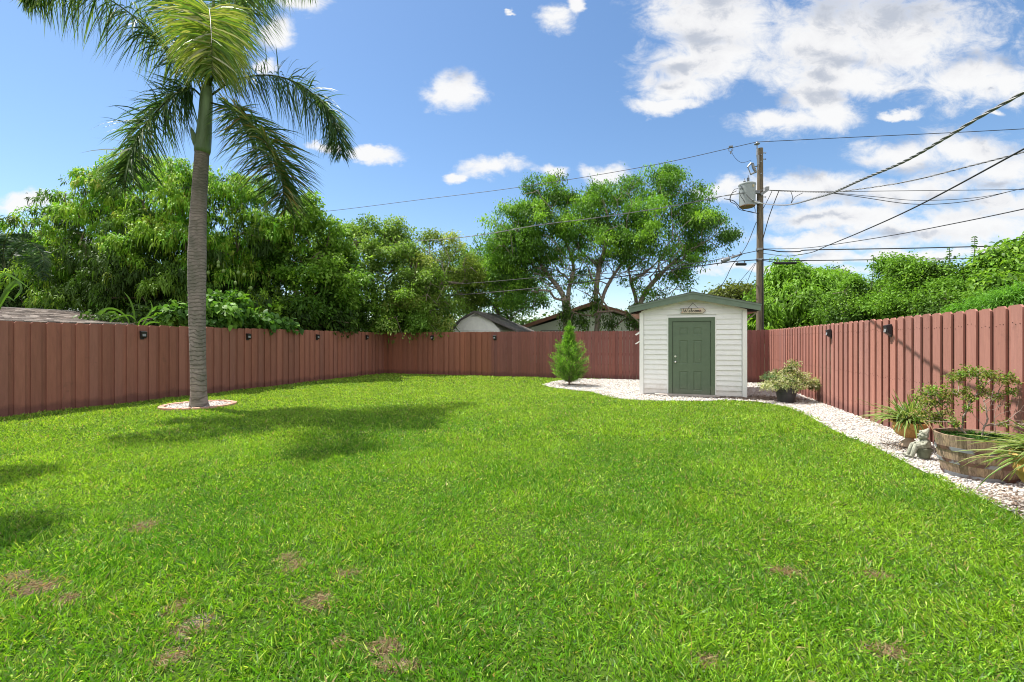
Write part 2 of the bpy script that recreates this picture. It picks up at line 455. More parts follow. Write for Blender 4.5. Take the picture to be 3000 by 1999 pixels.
M['lawn'] = attr_mat('lawn_soil', rough=.95, spec=.1, noise=.45, scale=60)
def zl(x, y): return .012*vnoise(x, y, 1.3, 3) + .004
def lawn_col(x, y):
    b = bare(x, y)[:, None]; n = vnoise(x, y, 1.1, 4)[:, None]
    d = np.hypot(x, y)[:, None]
    thatch = np.array([[.045, .085, .010]])*(1-n*.3)
    n2 = vnoise(x, y, .07, 9)[:, None]
    soil = np.array([[.115, .08, .056]])*(.65+.6*n2)
    grey = np.array([[.105, .095, .088]])*(.5+.8*n2)
    cpos = np.clip(1.3-np.hypot(x-bare_w[0][0], y-bare_w[0][1])/.3, 0, 1)[:, None]
    soil = soil*(1-cpos)+grey*cpos
    return thatch*(1-b)+soil*b
sheet('lawn', np.arange(-12, 4.01, .06), np.arange(-3, 17.5, .06), zl, lawn_col, M['lawn'], lambda x, y: (y < 17.4) & (x < 3.8))
for o in COL.objects:
    if o.name == 'lawn': tag(o, kind='structure')

# gravel bed sheet (a slightly raised bed)
M['gravel'] = attr_mat('gravel_base', rough=.9, spec=.2, noise=.5, scale=55, bump=.5)
gb = sheet('gravel_bed', np.arange(-4, 4.0, .05), np.arange(-3, 17.4, .05), lambda x, y: .018+.005*vnoise(x, y, .3, 8),
      lambda x, y: np.array([[.44, .41, .37]])*(.8+.3*vnoise(x, y, .5, 2)[:, None]), M['gravel'], lambda x, y: inside(x, y, bed_poly))
tag(gb, kind='structure')
def mulch_w(x, y):
    a = np.exp(-(((x-2.45)/.75)**2+((y-12.7)/.55)**2)**1.5)*1.3
    b_ = np.exp(-(((x-1.1)/1.25)**2+((y-12.5)/.16)**2)**1.2)*1.0
    c = np.exp(-(((x+2.7)/.5)**2+((y-14.7)/.28)**2))*.8
    d = np.exp(-(((x-3.05)/.28)**2+((y-7.45)/.3)**2))*.7 + np.exp(-(((x-3.1)/.5)**2+((y-5.2)/.45)**2))*.8
    return a+b_+c+d

def pebbles(name, X, Y, size, label, z0=.018):
    ph = (1+5**.5)/2
    I = unit(np.array([(-1,ph,0),(1,ph,0),(-1,-ph,0),(1,-ph,0),(0,-1,ph),(0,1,ph),(0,-1,-ph),(0,1,-ph),(ph,0,-1),(ph,0,1),(-ph,0,-1),(-ph,0,1)], float))
    Fc = np.array([(0,11,5),(0,5,1),(0,1,7),(0,7,10),(0,10,11),(1,5,9),(5,11,4),(11,10,2),(10,7,6),(7,1,8),(3,9,4),(3,4,2),(3,2,6),(3,6,8),(3,8,9),(4,9,5),(2,4,11),(6,2,10),(8,6,7),(9,8,1)])
    n = len(X); s = size*RNG.uniform(.55, 1.25, n)
    sc = np.stack([s*RNG.uniform(.8, 1.5, n), s*RNG.uniform(.7, 1.1, n), s*RNG.uniform(.45, .8, n)], 1)*.5
    a = RNG.uniform(0, 6.28, n); tx = RNG.normal(0, .35, n)
    v = I[None]*sc[:, None]*(1+RNG.normal(0, .09, (n, 12, 1)))
    x = v[..., 0]; y = v[..., 1]*np.cos(tx)[:, None]-v[..., 2]*np.sin(tx)[:, None]; z = v[..., 1]*np.sin(tx)[:, None]+v[..., 2]*np.cos(tx)[:, None]
    Vx = x*np.cos(a)[:, None]-y*np.sin(a)[:, None]+X[:, None]; Vy = x*np.sin(a)[:, None]+y*np.cos(a)[:, None]+Y[:, None]
    Vz = z + z0 + (s*RNG.uniform(.05, .6, n))[:, None]
    pal = np.array([(.66,.64,.61),(.60,.58,.55),(.58,.53,.46),(.47,.44,.40),(.70,.69,.67),(.48,.36,.27),(.35,.32,.30),(.64,.60,.54)])
    c = pal[RNG.choice(8, n, p=[.23,.18,.13,.12,.14,.06,.07,.07])]*RNG.uniform(.72, 1.0, (n, 1))
    mw = np.clip(mulch_w(X, Y), 0, 1)*(name == 'pebbles')
    br = RNG.random(n) < mw
    c[br] = np.array([.20, .15, .115])*RNG.uniform(.5, 1.6, (br.sum(), 1))
    V = np.stack([Vx, Vy, Vz], 2).reshape(-1, 3)
    lp = (np.arange(n)*12)[:, None, None]+Fc[None]
    me = np_mesh(name, V, np.full(n*20, 3), lp, np.repeat(c, 12, 0))
    return me
xs = []; ys = []; 
for (ya, yb, dens_, sz) in ((1.2, 5.5, 3600, .019), (5.5, 8.5, 2900, .0215), (8.5, 12.2, 1500, .028), (12.2, 17.3, 900, .036)):
    n = int(dens_*(yb-ya)*8); x = RNG.uniform(-4, 4, n); y = RNG.uniform(ya, yb, n)
    k = inside(x, y, bed_poly); xs.append((x[k], y[k], np.full(k.sum(), sz)))
X = np.concatenate([a[0] for a in xs]); Y = np.concatenate([a[1] for a in xs]); S = np.concatenate([a[2] for a in xs])
# skip what lies under the storage shed
k = ~((X > -.6) & (X < 1.96) & (Y > 12.75) & (Y < 15.3)); X, Y, S = X[k], Y[k], S[k]
tag(link('pebbles', pebbles('pebbles', X, Y, S, ''), M['stone']), 'white and tan pebbles covering the bed along the fence', 'gravel', kind='stuff')

# ------------------------------------------------------------------ palm bed ring + position
PALM = gp(583, 1192); PALM[2] = 0
ring = empty('tree_ring', (PALM[0]+.02, PALM[1]-.02, 0), 'low round border of salmon bricks and white pebbles around the palm foot', 'planting ring')
rb = MB(); RR = .66
for i in range(26):
    a = 2*math.pi*i/26 + random.uniform(-.02, .02); r = RR+random.uniform(-.012, .012)
    rb.box((r*math.cos(a), r*math.sin(a), .035), (.10, .145, .055), rz=a+random.uniform(-.06, .06), rx=random.uniform(-.06, .06))
rb.build('edging_brick', M['brick'], ring)
n = 1500; a = RNG.uniform(0, 6.283, n); r = (RR-.05)*np.sqrt(RNG.random(n))
link('pebble_fill', pebbles('ring_fill', r*np.cos(a), r*np.sin(a), .035, '', .02), M['stone'], ring)
df = MB(); df.lathe([(RR-.03, 0), (RR-.03, .03)], n=40); df.build('bed_base', M['gravel'] if False else simple('ring_sand', (.42,.40,.37), .9, var=.2, scale=60), ring)

# ------------------------------------------------------------------ grass
def grass():
    bands = [(1.2, 2.6, 11000, .0055, .058), (2.6, 4.2, 9500, .0058, .054), (4.2, 6.5, 7000, .0072, .052), (6.5, 10, 3400, .0112, .058), (10, 15, 1800, .015, .058), (15, 23, 900, .022, .06)]
    parts = []
    for d0, d1, den, wd, ht in bands:
        area_w = 2.45*d1+1.6; n = int(area_w*(d1-d0)*den)
        dd = RNG.uniform(d0, d1, n); lt = RNG.uniform(-.5, .5, n)*area_w
        x = lt*R_[0]+dd*F_[0]; y = lt*R_[1]+dd*F_[1]
        k = (np.abs(lt) < 1.2*dd+.7) & (x > XL+.03) & (x < 3.6) & (y < YB-.03)
        k &= ~inside(x-.06, y-.04, bed_poly)
        k &= np.hypot(x-PALM[0], y-PALM[1]) > RR+.03
        b = bare(x, y); k &= RNG.random(n) > b*.97
        # ragged density
        cl = vnoise(x, y, .12, 21); k &= RNG.random(n) < .66+.5*cl
        x, y, b = x[k], y[k], b[k]; n = len(x)
        big = vnoise(x, y, 1.7, 31)*.5+vnoise(x, y, .55, 32)*.5
        sm = vnoise(x, y, .16, 33); tuft = vnoise(x, y, .38, 35)
        h = ht*(.32+.75*sm+.75*tuft)*RNG.uniform(.45, 1.35, n)
        lean = RNG.normal(0, .62, (n, 2)) + .45*np.stack([vnoise(x, y, .22, 41)-.5, vnoise(x, y, .22, 42)-.5], 1)*2
        D = np.concatenate([lean, np.ones((n, 1))], 1)
        creep = RNG.random(n) < .18
        D[creep, 2] = .25
        # colours: deep green / lime / straw
        c1 = np.array([.115, .305, .020]); c2 = np.array([.30, .51, .035]); c3 = np.array([.45, .57, .12]); st = np.array([.42, .34, .16])
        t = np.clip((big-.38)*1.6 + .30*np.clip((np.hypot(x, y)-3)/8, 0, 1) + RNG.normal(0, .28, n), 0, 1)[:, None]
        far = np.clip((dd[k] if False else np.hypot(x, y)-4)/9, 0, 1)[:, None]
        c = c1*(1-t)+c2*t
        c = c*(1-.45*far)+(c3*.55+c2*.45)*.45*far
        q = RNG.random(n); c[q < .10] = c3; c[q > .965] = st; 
        near_b = (q > .8) & (b > .02); c[near_b] = st*.9
        pale = (q > .10) & (q < .14); c[pale] = np.array([.20, .30, .12])
        dk = (RNG.random(n) < .24) & (q < .96); c[dk] *= np.array([.42, .50, .6])
        c *= RNG.uniform(.68, 1.3, (n, 1))
        P = np.stack([x, y, zl(x, y)-.001], 1)
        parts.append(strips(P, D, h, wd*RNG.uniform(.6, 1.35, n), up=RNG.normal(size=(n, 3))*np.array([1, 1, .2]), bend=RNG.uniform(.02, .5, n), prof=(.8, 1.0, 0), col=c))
    # dead straw lying in the thin spots
    for cx_, cy_, rx, ry in bare_w:
        n = 420; q = RNG.normal(0, .75, (n, 2)); x = cx_+q[:, 0]*rx*R_[0]+q[:, 1]*ry*F_[0]; y = cy_+q[:, 0]*rx*R_[1]+q[:, 1]*ry*F_[1]
        D = np.concatenate([RNG.normal(0, 1, (n, 2)), RNG.uniform(0, .35, (n, 1))], 1)
        parts.append(strips(np.stack([x, y, zl(x, y)+.004], 1), D, RNG.uniform(.02, .06, n), RNG.uniform(.0015, .004, n), bend=.05, prof=(.8, 1, 0), col=pick([(.34,.25,.14),(.24,.16,.09),(.42,.34,.2),(.14,.09,.06),(.12,.26,.03)], [3,3,2,2,2], n)))
    V, T, Lp, C = join(parts)
    return link('grass', np_mesh('grass', V, T, Lp, C), M['grass'])
tag(grass(), 'bright green lawn grass, thinner near the front with bare patches', 'grass', kind='stuff')

# ------------------------------------------------------------------ fences
M['fence'] = attr_mat('fence_paint', rough=.7, spec=.25, noise=.13, scale=3.5, stretch=(6, 6, .7), bump=.25)
def fence_mat_extra():
    m = M['fence']; nt = m.node_tree; L = nt.links; b = nt.nodes['Principled BSDF']
    # scuffs and worn scratches of the paint itself
    src = b.inputs['Base Color'].links[0].from_socket
    tc = N(nt, 'ShaderNodeTexCoord'); mp = N(nt, 'ShaderNodeMapping'); mp.inputs['Scale'].default_value = (9, 9, 1.1)
    L.new(tc.outputs['Object'], mp.inputs[0])
    no = N(nt, 'ShaderNodeTexNoise', inp={'Scale': 2.3, 'Detail': 8.0, 'Roughness': .75}); L.new(mp.outputs[0], no.inputs['Vector'])
    r = ramp(nt, [(.66, (0, 0, 0)), (.76, (1, 1, 1))]); L.new(no.outputs['Fac'], r.inputs[0])
    mx = N(nt, 'ShaderNodeMix', data_type='RGBA'); L.new(r.outputs[0], mx.inputs[0]); L.new(src, mx.inputs[6]); mx.inputs[7].default_value = (.26, .12, .09, 1)
    no2 = N(nt, 'ShaderNodeTexNoise', inp={'Scale': 2.6, 'Detail': 9.0, 'Roughness': .7}); L.new(tc.outputs['Object'], no2.inputs['Vector'])
    r2 = ramp(nt, [(.62, (0, 0, 0)), (.74, (.5, .5, .5))]); L.new(no2.outputs['Fac'], r2.inputs[0])
    mx2 = N(nt, 'ShaderNodeMix', data_type='RGBA'); L.new(r2.outputs[0], mx2.inputs[0]); L.new(mx.outputs[2], mx2.inputs[6]); mx2.inputs[7].default_value = (.085, .055, .045, 1)
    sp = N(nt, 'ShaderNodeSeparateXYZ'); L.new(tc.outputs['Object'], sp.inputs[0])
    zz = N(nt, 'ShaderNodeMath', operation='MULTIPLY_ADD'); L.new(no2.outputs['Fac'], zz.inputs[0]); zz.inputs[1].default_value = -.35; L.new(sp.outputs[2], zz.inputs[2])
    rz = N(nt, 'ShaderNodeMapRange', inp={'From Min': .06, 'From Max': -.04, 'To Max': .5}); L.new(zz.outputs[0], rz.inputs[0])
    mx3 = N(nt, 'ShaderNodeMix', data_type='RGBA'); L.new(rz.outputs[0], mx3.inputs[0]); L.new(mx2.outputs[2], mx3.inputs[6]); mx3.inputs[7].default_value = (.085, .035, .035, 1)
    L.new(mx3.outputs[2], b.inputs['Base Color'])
fence_mat_extra()
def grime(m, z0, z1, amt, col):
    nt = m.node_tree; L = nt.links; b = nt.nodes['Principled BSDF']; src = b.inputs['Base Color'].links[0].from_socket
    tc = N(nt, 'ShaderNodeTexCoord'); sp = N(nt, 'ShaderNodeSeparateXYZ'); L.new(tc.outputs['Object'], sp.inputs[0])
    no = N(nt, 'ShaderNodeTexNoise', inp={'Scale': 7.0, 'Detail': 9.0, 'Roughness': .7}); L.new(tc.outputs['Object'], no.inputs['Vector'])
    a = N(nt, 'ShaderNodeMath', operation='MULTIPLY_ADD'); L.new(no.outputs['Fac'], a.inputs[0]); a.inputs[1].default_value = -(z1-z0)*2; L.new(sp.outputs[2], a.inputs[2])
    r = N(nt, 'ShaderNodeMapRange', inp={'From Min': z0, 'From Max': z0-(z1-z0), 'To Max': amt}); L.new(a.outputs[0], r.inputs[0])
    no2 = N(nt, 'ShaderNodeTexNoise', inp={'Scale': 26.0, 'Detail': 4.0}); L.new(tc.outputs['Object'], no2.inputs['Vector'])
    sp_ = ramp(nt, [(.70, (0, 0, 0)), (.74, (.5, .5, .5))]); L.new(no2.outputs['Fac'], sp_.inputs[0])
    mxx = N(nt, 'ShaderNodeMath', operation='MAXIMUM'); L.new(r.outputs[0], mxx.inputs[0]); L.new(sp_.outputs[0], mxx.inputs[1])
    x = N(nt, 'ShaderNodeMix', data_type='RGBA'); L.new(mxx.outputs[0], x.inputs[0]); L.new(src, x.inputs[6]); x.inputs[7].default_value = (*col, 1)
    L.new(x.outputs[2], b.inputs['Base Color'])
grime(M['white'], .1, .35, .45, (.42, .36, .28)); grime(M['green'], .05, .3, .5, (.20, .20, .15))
def board(mb, o, t, nrm, s, wd, z0, z1, off, th, col):
    """dog-eared board: along t from s, width wd, facing nrm"""
    mb.col = col; e = min(.03, wd*.22)
    prof = [(s, z0), (s+wd, z0), (s+wd, z1-e), (s+wd-e, z1), (s+e, z1), (s, z1-e)]
    pts = [o + t*a + nrm*off + np.array([0, 0, z]) for a, z in prof]
    mb.prism(pts, nrm*th)
def nails(mb, o, t, nrm, s, wd, off, zs, col=(.02, .012, .01)):
    mb.col = col
    for z in zs:
        for f in (.12, .5, .88):
            p = o + t*(s+wd*f+random.uniform(-.012, .012)) + nrm*(off+.0006) + np.array([0, 0, z+random.uniform(-.02, .02)])
            mb.box(p, (.007, .007, .006))
def fence_run(name, label, p0, p1, nrm, base, style, parent=None, wid=.155, per=.24, H=1.83, nail=False, offs=0.0):
    p0 = np.array([*p0, 0.]); p1 = np.array([*p1, 0.]); ln = np.linalg.norm(p1-p0); t = (p1-p0)/ln; nrm = np.array([*nrm, 0.])
    mb = MB(); s = offs
    while s < ln-.01:
        v = random.uniform(.87, 1.11); hue = random.uniform(-.05, .05)
        col = (base[0]*v*(1+hue), base[1]*v, base[2]*v*(1-hue)); v2 = v*random.uniform(.88, 1.06); col2 = tuple(c*v2 for c in base)
        z1 = H+random.uniform(-.009, .008); w_ = min(wid+random.uniform(-.006, .006), ln-s)
        if style == 'shadow':
            board(mb, p0, t, nrm, s, w_, .0, z1, .0, .020, col)
            board(mb, p0, t, nrm, s+w_-.025, per-wid+.05, .0, z1-random.uniform(0, .012), -.027, .018, col2)
            if nail: nails(mb, p0, t, nrm, s, wid, .020, (z1-.2, z1-.98, .28))
        elif style == 'butt':
            board(mb, p0, t, nrm, s, per-.006, .0, z1, random.uniform(-.003, .003), .018, col)
        s += per
    o = mb.build('board_panel', M['fence'], parent, colors=True)
    # rails behind
    r = MB(); r.col = base
    for z in (.3, .95, 1.55):
        c = (p0+p1)/2 - nrm*.062 + np.array([0, 0, z]); r.box(c, (ln, .036, .085), rz=math.atan2(t[1], t[0]))
    r.build('rail', M['fence'], parent, colors=True)
    k = 0.1
    while k < ln:
        q = MB(); q.col = base; c = p0+t*k - nrm*.128 + np.array([0, 0, .88]); q.box(c, (.09, .09, 1.76), rz=math.atan2(t[1], t[0])); q.build('post', M['fence'], parent, colors=True)
        k += 2.44
    return o
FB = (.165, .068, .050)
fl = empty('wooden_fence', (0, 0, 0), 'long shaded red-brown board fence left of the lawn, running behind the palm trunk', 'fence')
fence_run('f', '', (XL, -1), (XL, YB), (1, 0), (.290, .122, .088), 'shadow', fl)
fbk = empty('wooden_fence', (0, 0, 0), 'two-toned brown board fence across the far end of the lawn', 'fence')
xm = yp(1440, 1000, YB)[0]
a = fence_run('f', '', (XL+.02, YB), (xm, YB), (0, -1), (.265, .102, .066), 'shadow', fbk, wid=.16, per=.25)
tag(a, 'lighter orange-brown left stretch of the back fence')
b = fence_run('f', '', (xm+.005, YB-.012), (XR0, YB-.012), (0, -1), (.200, .078, .064), 'butt', fbk, per=.127)
tag(b, 'darker maroon stretch of narrow boards')
fr = empty('wooden_fence', (0, 0, 0), 'sunlit pinkish board fence on the right behind the barrel planter and the urn', 'fence')
tv = np.array([XR0-XR1, YB-3.5]); tv = tv/np.linalg.norm(tv)
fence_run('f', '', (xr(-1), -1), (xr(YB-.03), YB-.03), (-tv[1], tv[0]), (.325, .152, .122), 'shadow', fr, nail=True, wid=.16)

def fence_light(px, py, wall, label, grp):
    if wall == 'L': p = xp(px, py, XL+.02); rz = math.pi/2
    elif wall == 'B': p = yp(px, py, YB-.035); rz = 0
    else:
        p = xp(px, py, 3.5)
        p = xp(px, py, xr(p[1])-.022); rz = -math.pi/2
    e = empty('fence_light', p, label, 'fence light', grp, rz)
    # local: +x along wall, -y outwards
    b = MB(); b.box((0, -.006, -.01), (.085, .012, .20)); b.build('back_plate', M['black'], e)
    h = MB(); h.prism([(-.062, -.0122, .095), (-.062, -.085, .075), (-.062, -.085, .062), (-.05, -.065, -.05), (-.05, -.0122, -.085)], (.124, 0, 0))
    h.build('housing', M['black'], e)
    l = MB(); l.box((0, -.0785, -.0), (.075, .006, .07), rx=-.17); l.build('lens', M['glass'], e)
fence_light(416, 982, 'L', 'black fence light on the left fence, nearest one, left of the palm trunk', 'black lights along the fences')
fence_light(725, 987, 'L', 'black fence light on the left fence, first one right of the palm trunk', 'black lights along the fences')
fence_light(928, 988, 'L', 'black fence light on the left fence, second one right of the palm trunk', 'black lights along the fences')
fence_light(1073, 989, 'L', 'small black fence light on the left fence, nearest the far corner', 'black lights along the fences')
fence_light(1450, 990, 'B', 'black fence light on the back fence where its two brown tones meet', 'black lights along the fences')
fence_light(1651, 990, 'B', 'black fence light on the back fence half hidden by the cedar tip', 'black lights along the fences')
fence_light(1267, 990, 'B', 'black fence light on the back fence beneath the overhanging leafy twigs', 'black lights along the fences')
fence_light(2434, 978, 'R', 'smaller black fence light on the sunlit right fence, farther one', 'black lights along the fences')
fence_light(2610, 968, 'R', 'larger black fence light on the sunlit right fence, nearer one', 'black lights along the fences')

# ------------------------------------------------------------------ storage shed
def build_shed():
    x0, x1, y0, y1 = -.62, 1.98, 12.72, 15.3
    xc = .70; zE, zA = 2.24, 2.60          # wall top at the corner, apex of wall
    sh = empty('garden_shed', (xc, y0, 0), 'small white clapboard storage shed with green door and green gable trim', 'shed')
    off = (xc, y0, 0)
    def B(mb, name, mat, par=sh, **k): return mb.build(name, M[mat], par, off=off, **k)
    def topz(x): return zE + (zA-zE)*(1-abs(x-xc)/(x1-xc))
    core = MB()
    pts = [(x0+.02, y0+.05, 0.02), (x1-.02, y0+.05, 0.02), (x1-.02, y0+.05, zE-.02), (xc, y0+.05, zA-.02), (x0+.02, y0+.05, zE-.02)]
    core.prism(pts, (0, y1-y0-.05, 0)); B(core, 'wall', 'white')
    # clapboards, front
    cb = MB(); z = .05; h = .131; k = 0
    DX0, DX1, DZ = .112, 1.246, 2.065
    while z < zA-.03:
        zt = min(z+h, 5)
        segs = []
        a0, a1 = x0+.115, x1-.115
        if z > zE-.03-h*0:   # gable: clip to the roof slope
            f = 1-(zt-.01-zE)/(zA-zE); half = (x1-xc)*max(f, 0)
            a0, a1 = max(a0, xc-half), min(a1, xc+half)
            if a1-a0 < .2: break
        if z < DZ-.04: segs = [(a0, DX0-.03), (DX1+.03, a1)]
        else: segs = [(a0, a1)]
        for s0, s1 in segs:
            jit = random.uniform(-.0012, .0012)
            cb.prism([(s0, y0+.049, z), (s0, y0+.002+jit, z+.001), (s0, y0+.034+jit, zt+.012), (s0, y0+.049, zt+.012)], (s1-s0, 0, 0))
        z += h; k += 1
    B(cb, 'clapboard_siding', 'white')
    for xx, sg in ((x0, -1), (x1, 1)):
        sd = MB()
        for zz in np.arange(.05, zE-.1, .131):
            sd.prism([(xx+sg*-.018, y0+.06, zz), (xx+sg*.008, y0+.06, zz), (xx-sg*.014, y0+.06, zz+.14), (xx-sg*.018, y0+.06, zz+.14)], (0, y1-y0-.1, 0))
        B(sd, 'side_siding', 'white')
    for xa in (x0, x1-.10):
        c = MB(); c.box((xa+.05, y0+.02, (zE-.03)/2), (.105, .075, zE-.03)); B(c, 'corner_board', 'trim')
    # gable board right below the fascia
    for sg in (-1, 1):
        xe = xc+sg*(x1-xc)
        gm = MB(); gm.prism([(xc, y0-.004, zA-.075), (xc, y0-.004, zA+.01), (xe, y0-.004, zE+.01), (xe, y0-.004, zE-.045)], (0, .05, 0)); B(gm, 'gable_board', 'trim')
    # door frame
    fm = MB(); fy = y0-.005
    fm.prism([(DX0, fy, .02), (DX0+.098, fy, .02), (DX0+.098, fy, 1.965), (DX1-.098, fy, 1.965), (DX1-.098, fy, .02), (DX1, fy, .02), (DX1, fy, DZ), (DX0, fy, DZ)], (0, .055, 0))
    B(fm, 'door_frame', 'green')
    wt = MB(); wt.prism([(DX0-.03, y0+.003, .02), (DX0-.001, y0+.003, .02), (DX0-.001, y0+.003, DZ+.001), (DX1+.001, y0+.003, DZ+.001), (DX1+.001, y0+.003, .02), (DX1+.03, y0+.003, .02), (DX1+.03, y0+.003, DZ+.032), (DX0-.03, y0+.003, DZ+.032)], (0, .045, 0))
    B(wt, 'door_surround', 'trim')
    # door leaf with six raised panels
    dx0, dx1, dz0, dz1 = DX0+.106, DX1-.106, .045, 1.957
    d = MB(); yd = y0+.018
    pw = .215; cols = [dx0+.16, dx0+.16+pw+.13]
    rows = [(.13, .68), (.86, 1.40), (1.60, 1.79)]
    rows = [(.16, .66), (.86, 1.47), (1.62, 1.80)]
    xsb = sorted({dx0, dx1, *[c for c in cols], *[c+pw for c in cols]}); zsb = sorted({dz0, dz1, *[r for p in rows for r in p]})
    for i in range(len(xsb)-1):
        for j in range(len(zsb)-1):
            xa, xb, za, zb = xsb[i], xsb[i+1], zsb[j], zsb[j+1]
            ispanel = any(abs(xa-c) < 1e-6 for c in cols) and any(abs(za-r[0]) < 1e-6 for r in rows)
            if not ispanel: d.add([(xa, yd, za), (xb, yd, za), (xb, yd, zb), (xa, yd, zb)], [(0, 1, 2, 3)])
            else:
                lv = [(0, 0), (.014, .011), (.030, .011), (.046, .003)]
                rings = [[(xa+e, yd+dd, za+e), (xb-e, yd+dd, za+e), (xb-e, yd+dd, zb-e), (xa+e, yd+dd, zb-e)] for e, dd in lv]
                vs = [p for r in rings for p in r]; fs = []
                for q in range(3):
                    for e in range(4): fs.append((q*4+e, q*4+(e+1) % 4, (q+1)*4+(e+1) % 4, (q+1)*4+e))
                fs.append((12, 13, 14, 15)); d.add(vs, fs)
    d.add([(dx0, yd, dz0), (dx1, yd, dz0), (dx1, yd, dz1), (dx0, yd, dz1), (dx0, yd+.03, dz0), (dx1, yd+.03, dz0), (dx1, yd+.03, dz1), (dx0, yd+.03, dz1)],
          [(0, 4, 5, 1), (1, 5, 6, 2), (2, 6, 7, 3), (3, 7, 4, 0)])
    do = B(d, 'door', 'green')
    def BD(mb, name, mat, **k): return mb.build(name, M[mat], do, off=off, **k)
    gap = MB(); gap.box(((dx0+dx1)/2, y0+.047, 1.0), (dx1-dx0+.02, .004, 1.94)); B(gap, 'door_gap', 'black')
    kn = MB(); rot = Matrix.Rotation(math.pi/2, 3, 'X')
    kn.ball((dx0+.068, yd-.045, .90), (.028, .022, .028)); kn.tube([(dx0+.068, yd, .90), (dx0+.068, yd-.04, .90)], .012, 10); kn.tube([(dx0+.068, yd, .90), (dx0+.068, yd-.008, .90)], .032, 16)
    BD(kn, 'door_knob', 'chrome', smooth=True)
    db = MB(); db.tube([(dx0+.068, yd, 1.045), (dx0+.068, yd-.022, 1.045)], [.03, .026], 16); BD(db, 'deadbolt', 'chrome')
    for z in (.25, 1.0, 1.72):
        hg = MB(); hg.tube([(dx1+.002, yd-.008, z-.05), (dx1+.002, yd-.008, z+.05)], .007, 8); BD(hg, 'hinge', 'green')
    th = MB(); th.box(((dx0+dx1)/2, y0-.01, .03), (.96, .07, .028)); B(th, 'threshold', 'darkcon')
    # roof
    ro, yf, yb = .27, y0-.25, y1+.2; zr = 2.70
    xl, xrr = x0-ro, x1+ro; ztip = 2.36
    for sg, xe in ((-1, xl), (1, xrr)):
        r = MB(); r.prism([(xc, yf+.02, zr-.012), (xe, yf+.02, ztip-.012), (xe, yf+.02, ztip-.035), (xc, yf+.02, zr-.035)], (0, yb-yf, 0)); B(r, 'roof_deck', 'soffit')
        s = MB(); nrow = 9   # overlapping shingle courses
        for i in range(nrow):
            a = i/nrow; b_ = (i+1.25)/nrow if i < nrow-1 else 1.0
            xa, za = xe+(xc-xe)*a, ztip+(zr-ztip)*a; xb, zb = xe+(xc-xe)*min(b_, 1), ztip+(zr-ztip)*min(b_, 1)
            if i == 0: xa += sg*.02
            y = yf-.015
            while y < yb+.02:
                wdt = .30; jj = random.uniform(0, .004)
                s.prism([(xa, y, za+.004), (xa, y, za+.014+jj), (xb, y, zb+.006), (xb, y, zb-.008)], (0, wdt-.006, 0)); y += wdt
        B(s, 'shingle_roof', 'shingle')
        fb = MB(); fb.prism([(xc, yf, zr-.012), (xe, yf, ztip-.012), (xe, yf, ztip-.165), (xc, yf, zr-.185)], (0, .022, 0)); B(fb, 'fascia_board', 'fascia')
        ft = MB(); ft.prism([(xc, yf-.014, zr-.002), (xe+sg*.015, yf-.014, ztip-.004), (xe+sg*.015, yf-.014, ztip-.045), (xc, yf-.014, zr-.043)], (0, .0135, 0)); B(ft, 'fascia_trim', 'fascia')
        ef = MB(); ef.box((xe-sg*.012, (yf+yb)/2+.03, ztip-.10), (.02, yb-yf-.03, .12)); B(ef, 'eave_board', 'fascia')
        sf = MB(); sf.box(((xe+(x0 if sg < 0 else x1))/2, (yf+yb)/2+.2, ztip-.17+.0), (.22, yb-yf-.45, .012)); B(sf, 'soffit', 'soffit')
        bk = MB(); xw = x0 if sg < 0 else x1
        bk.prism([(xw+sg*.004, y0+.10, 1.93), (xw+sg*.004, y0+.10, 1.98), (xe-sg*.03, y0+.10, 2.195), (xe-sg*.03, y0+.10, 2.155)], (0, .04, 0)); B(bk, 'eave_brace', 'twig')
    cap = MB(); cap.prism([(xc-.16, yf-.02, zr-.025), (xc, yf-.02, zr+.018), (xc+.16, yf-.02, zr-.025), (xc+.16, yf-.02, zr-.038), (xc, yf-.02, zr+.004), (xc-.16, yf-.02, zr-.038)], (0, yb-yf+.04, 0)); B(cap, 'ridge_cap', 'shingle')
    # louvre window open on the left side
    for z in (1.42, 1.68):
        lv = MB(); lv.prism([(x0-.01, y0+.5, z+.05), (x0-.15, y0+.5, z-.045), (x0-.15, y0+.5, z-.06), (x0-.01, y0+.5, z+.03)], (0, .8, 0)); B(lv, 'louvre_slat', 'trim')
    st = MB(); st.box((.55, y0-.17, .055), (1.55, .28, .025)); st.build('step_slab', simple('step_stone', (.42, .37, .33), .9, var=.2), sh, off=off)
    return xc, y0
XC, Y0 = build_shed()

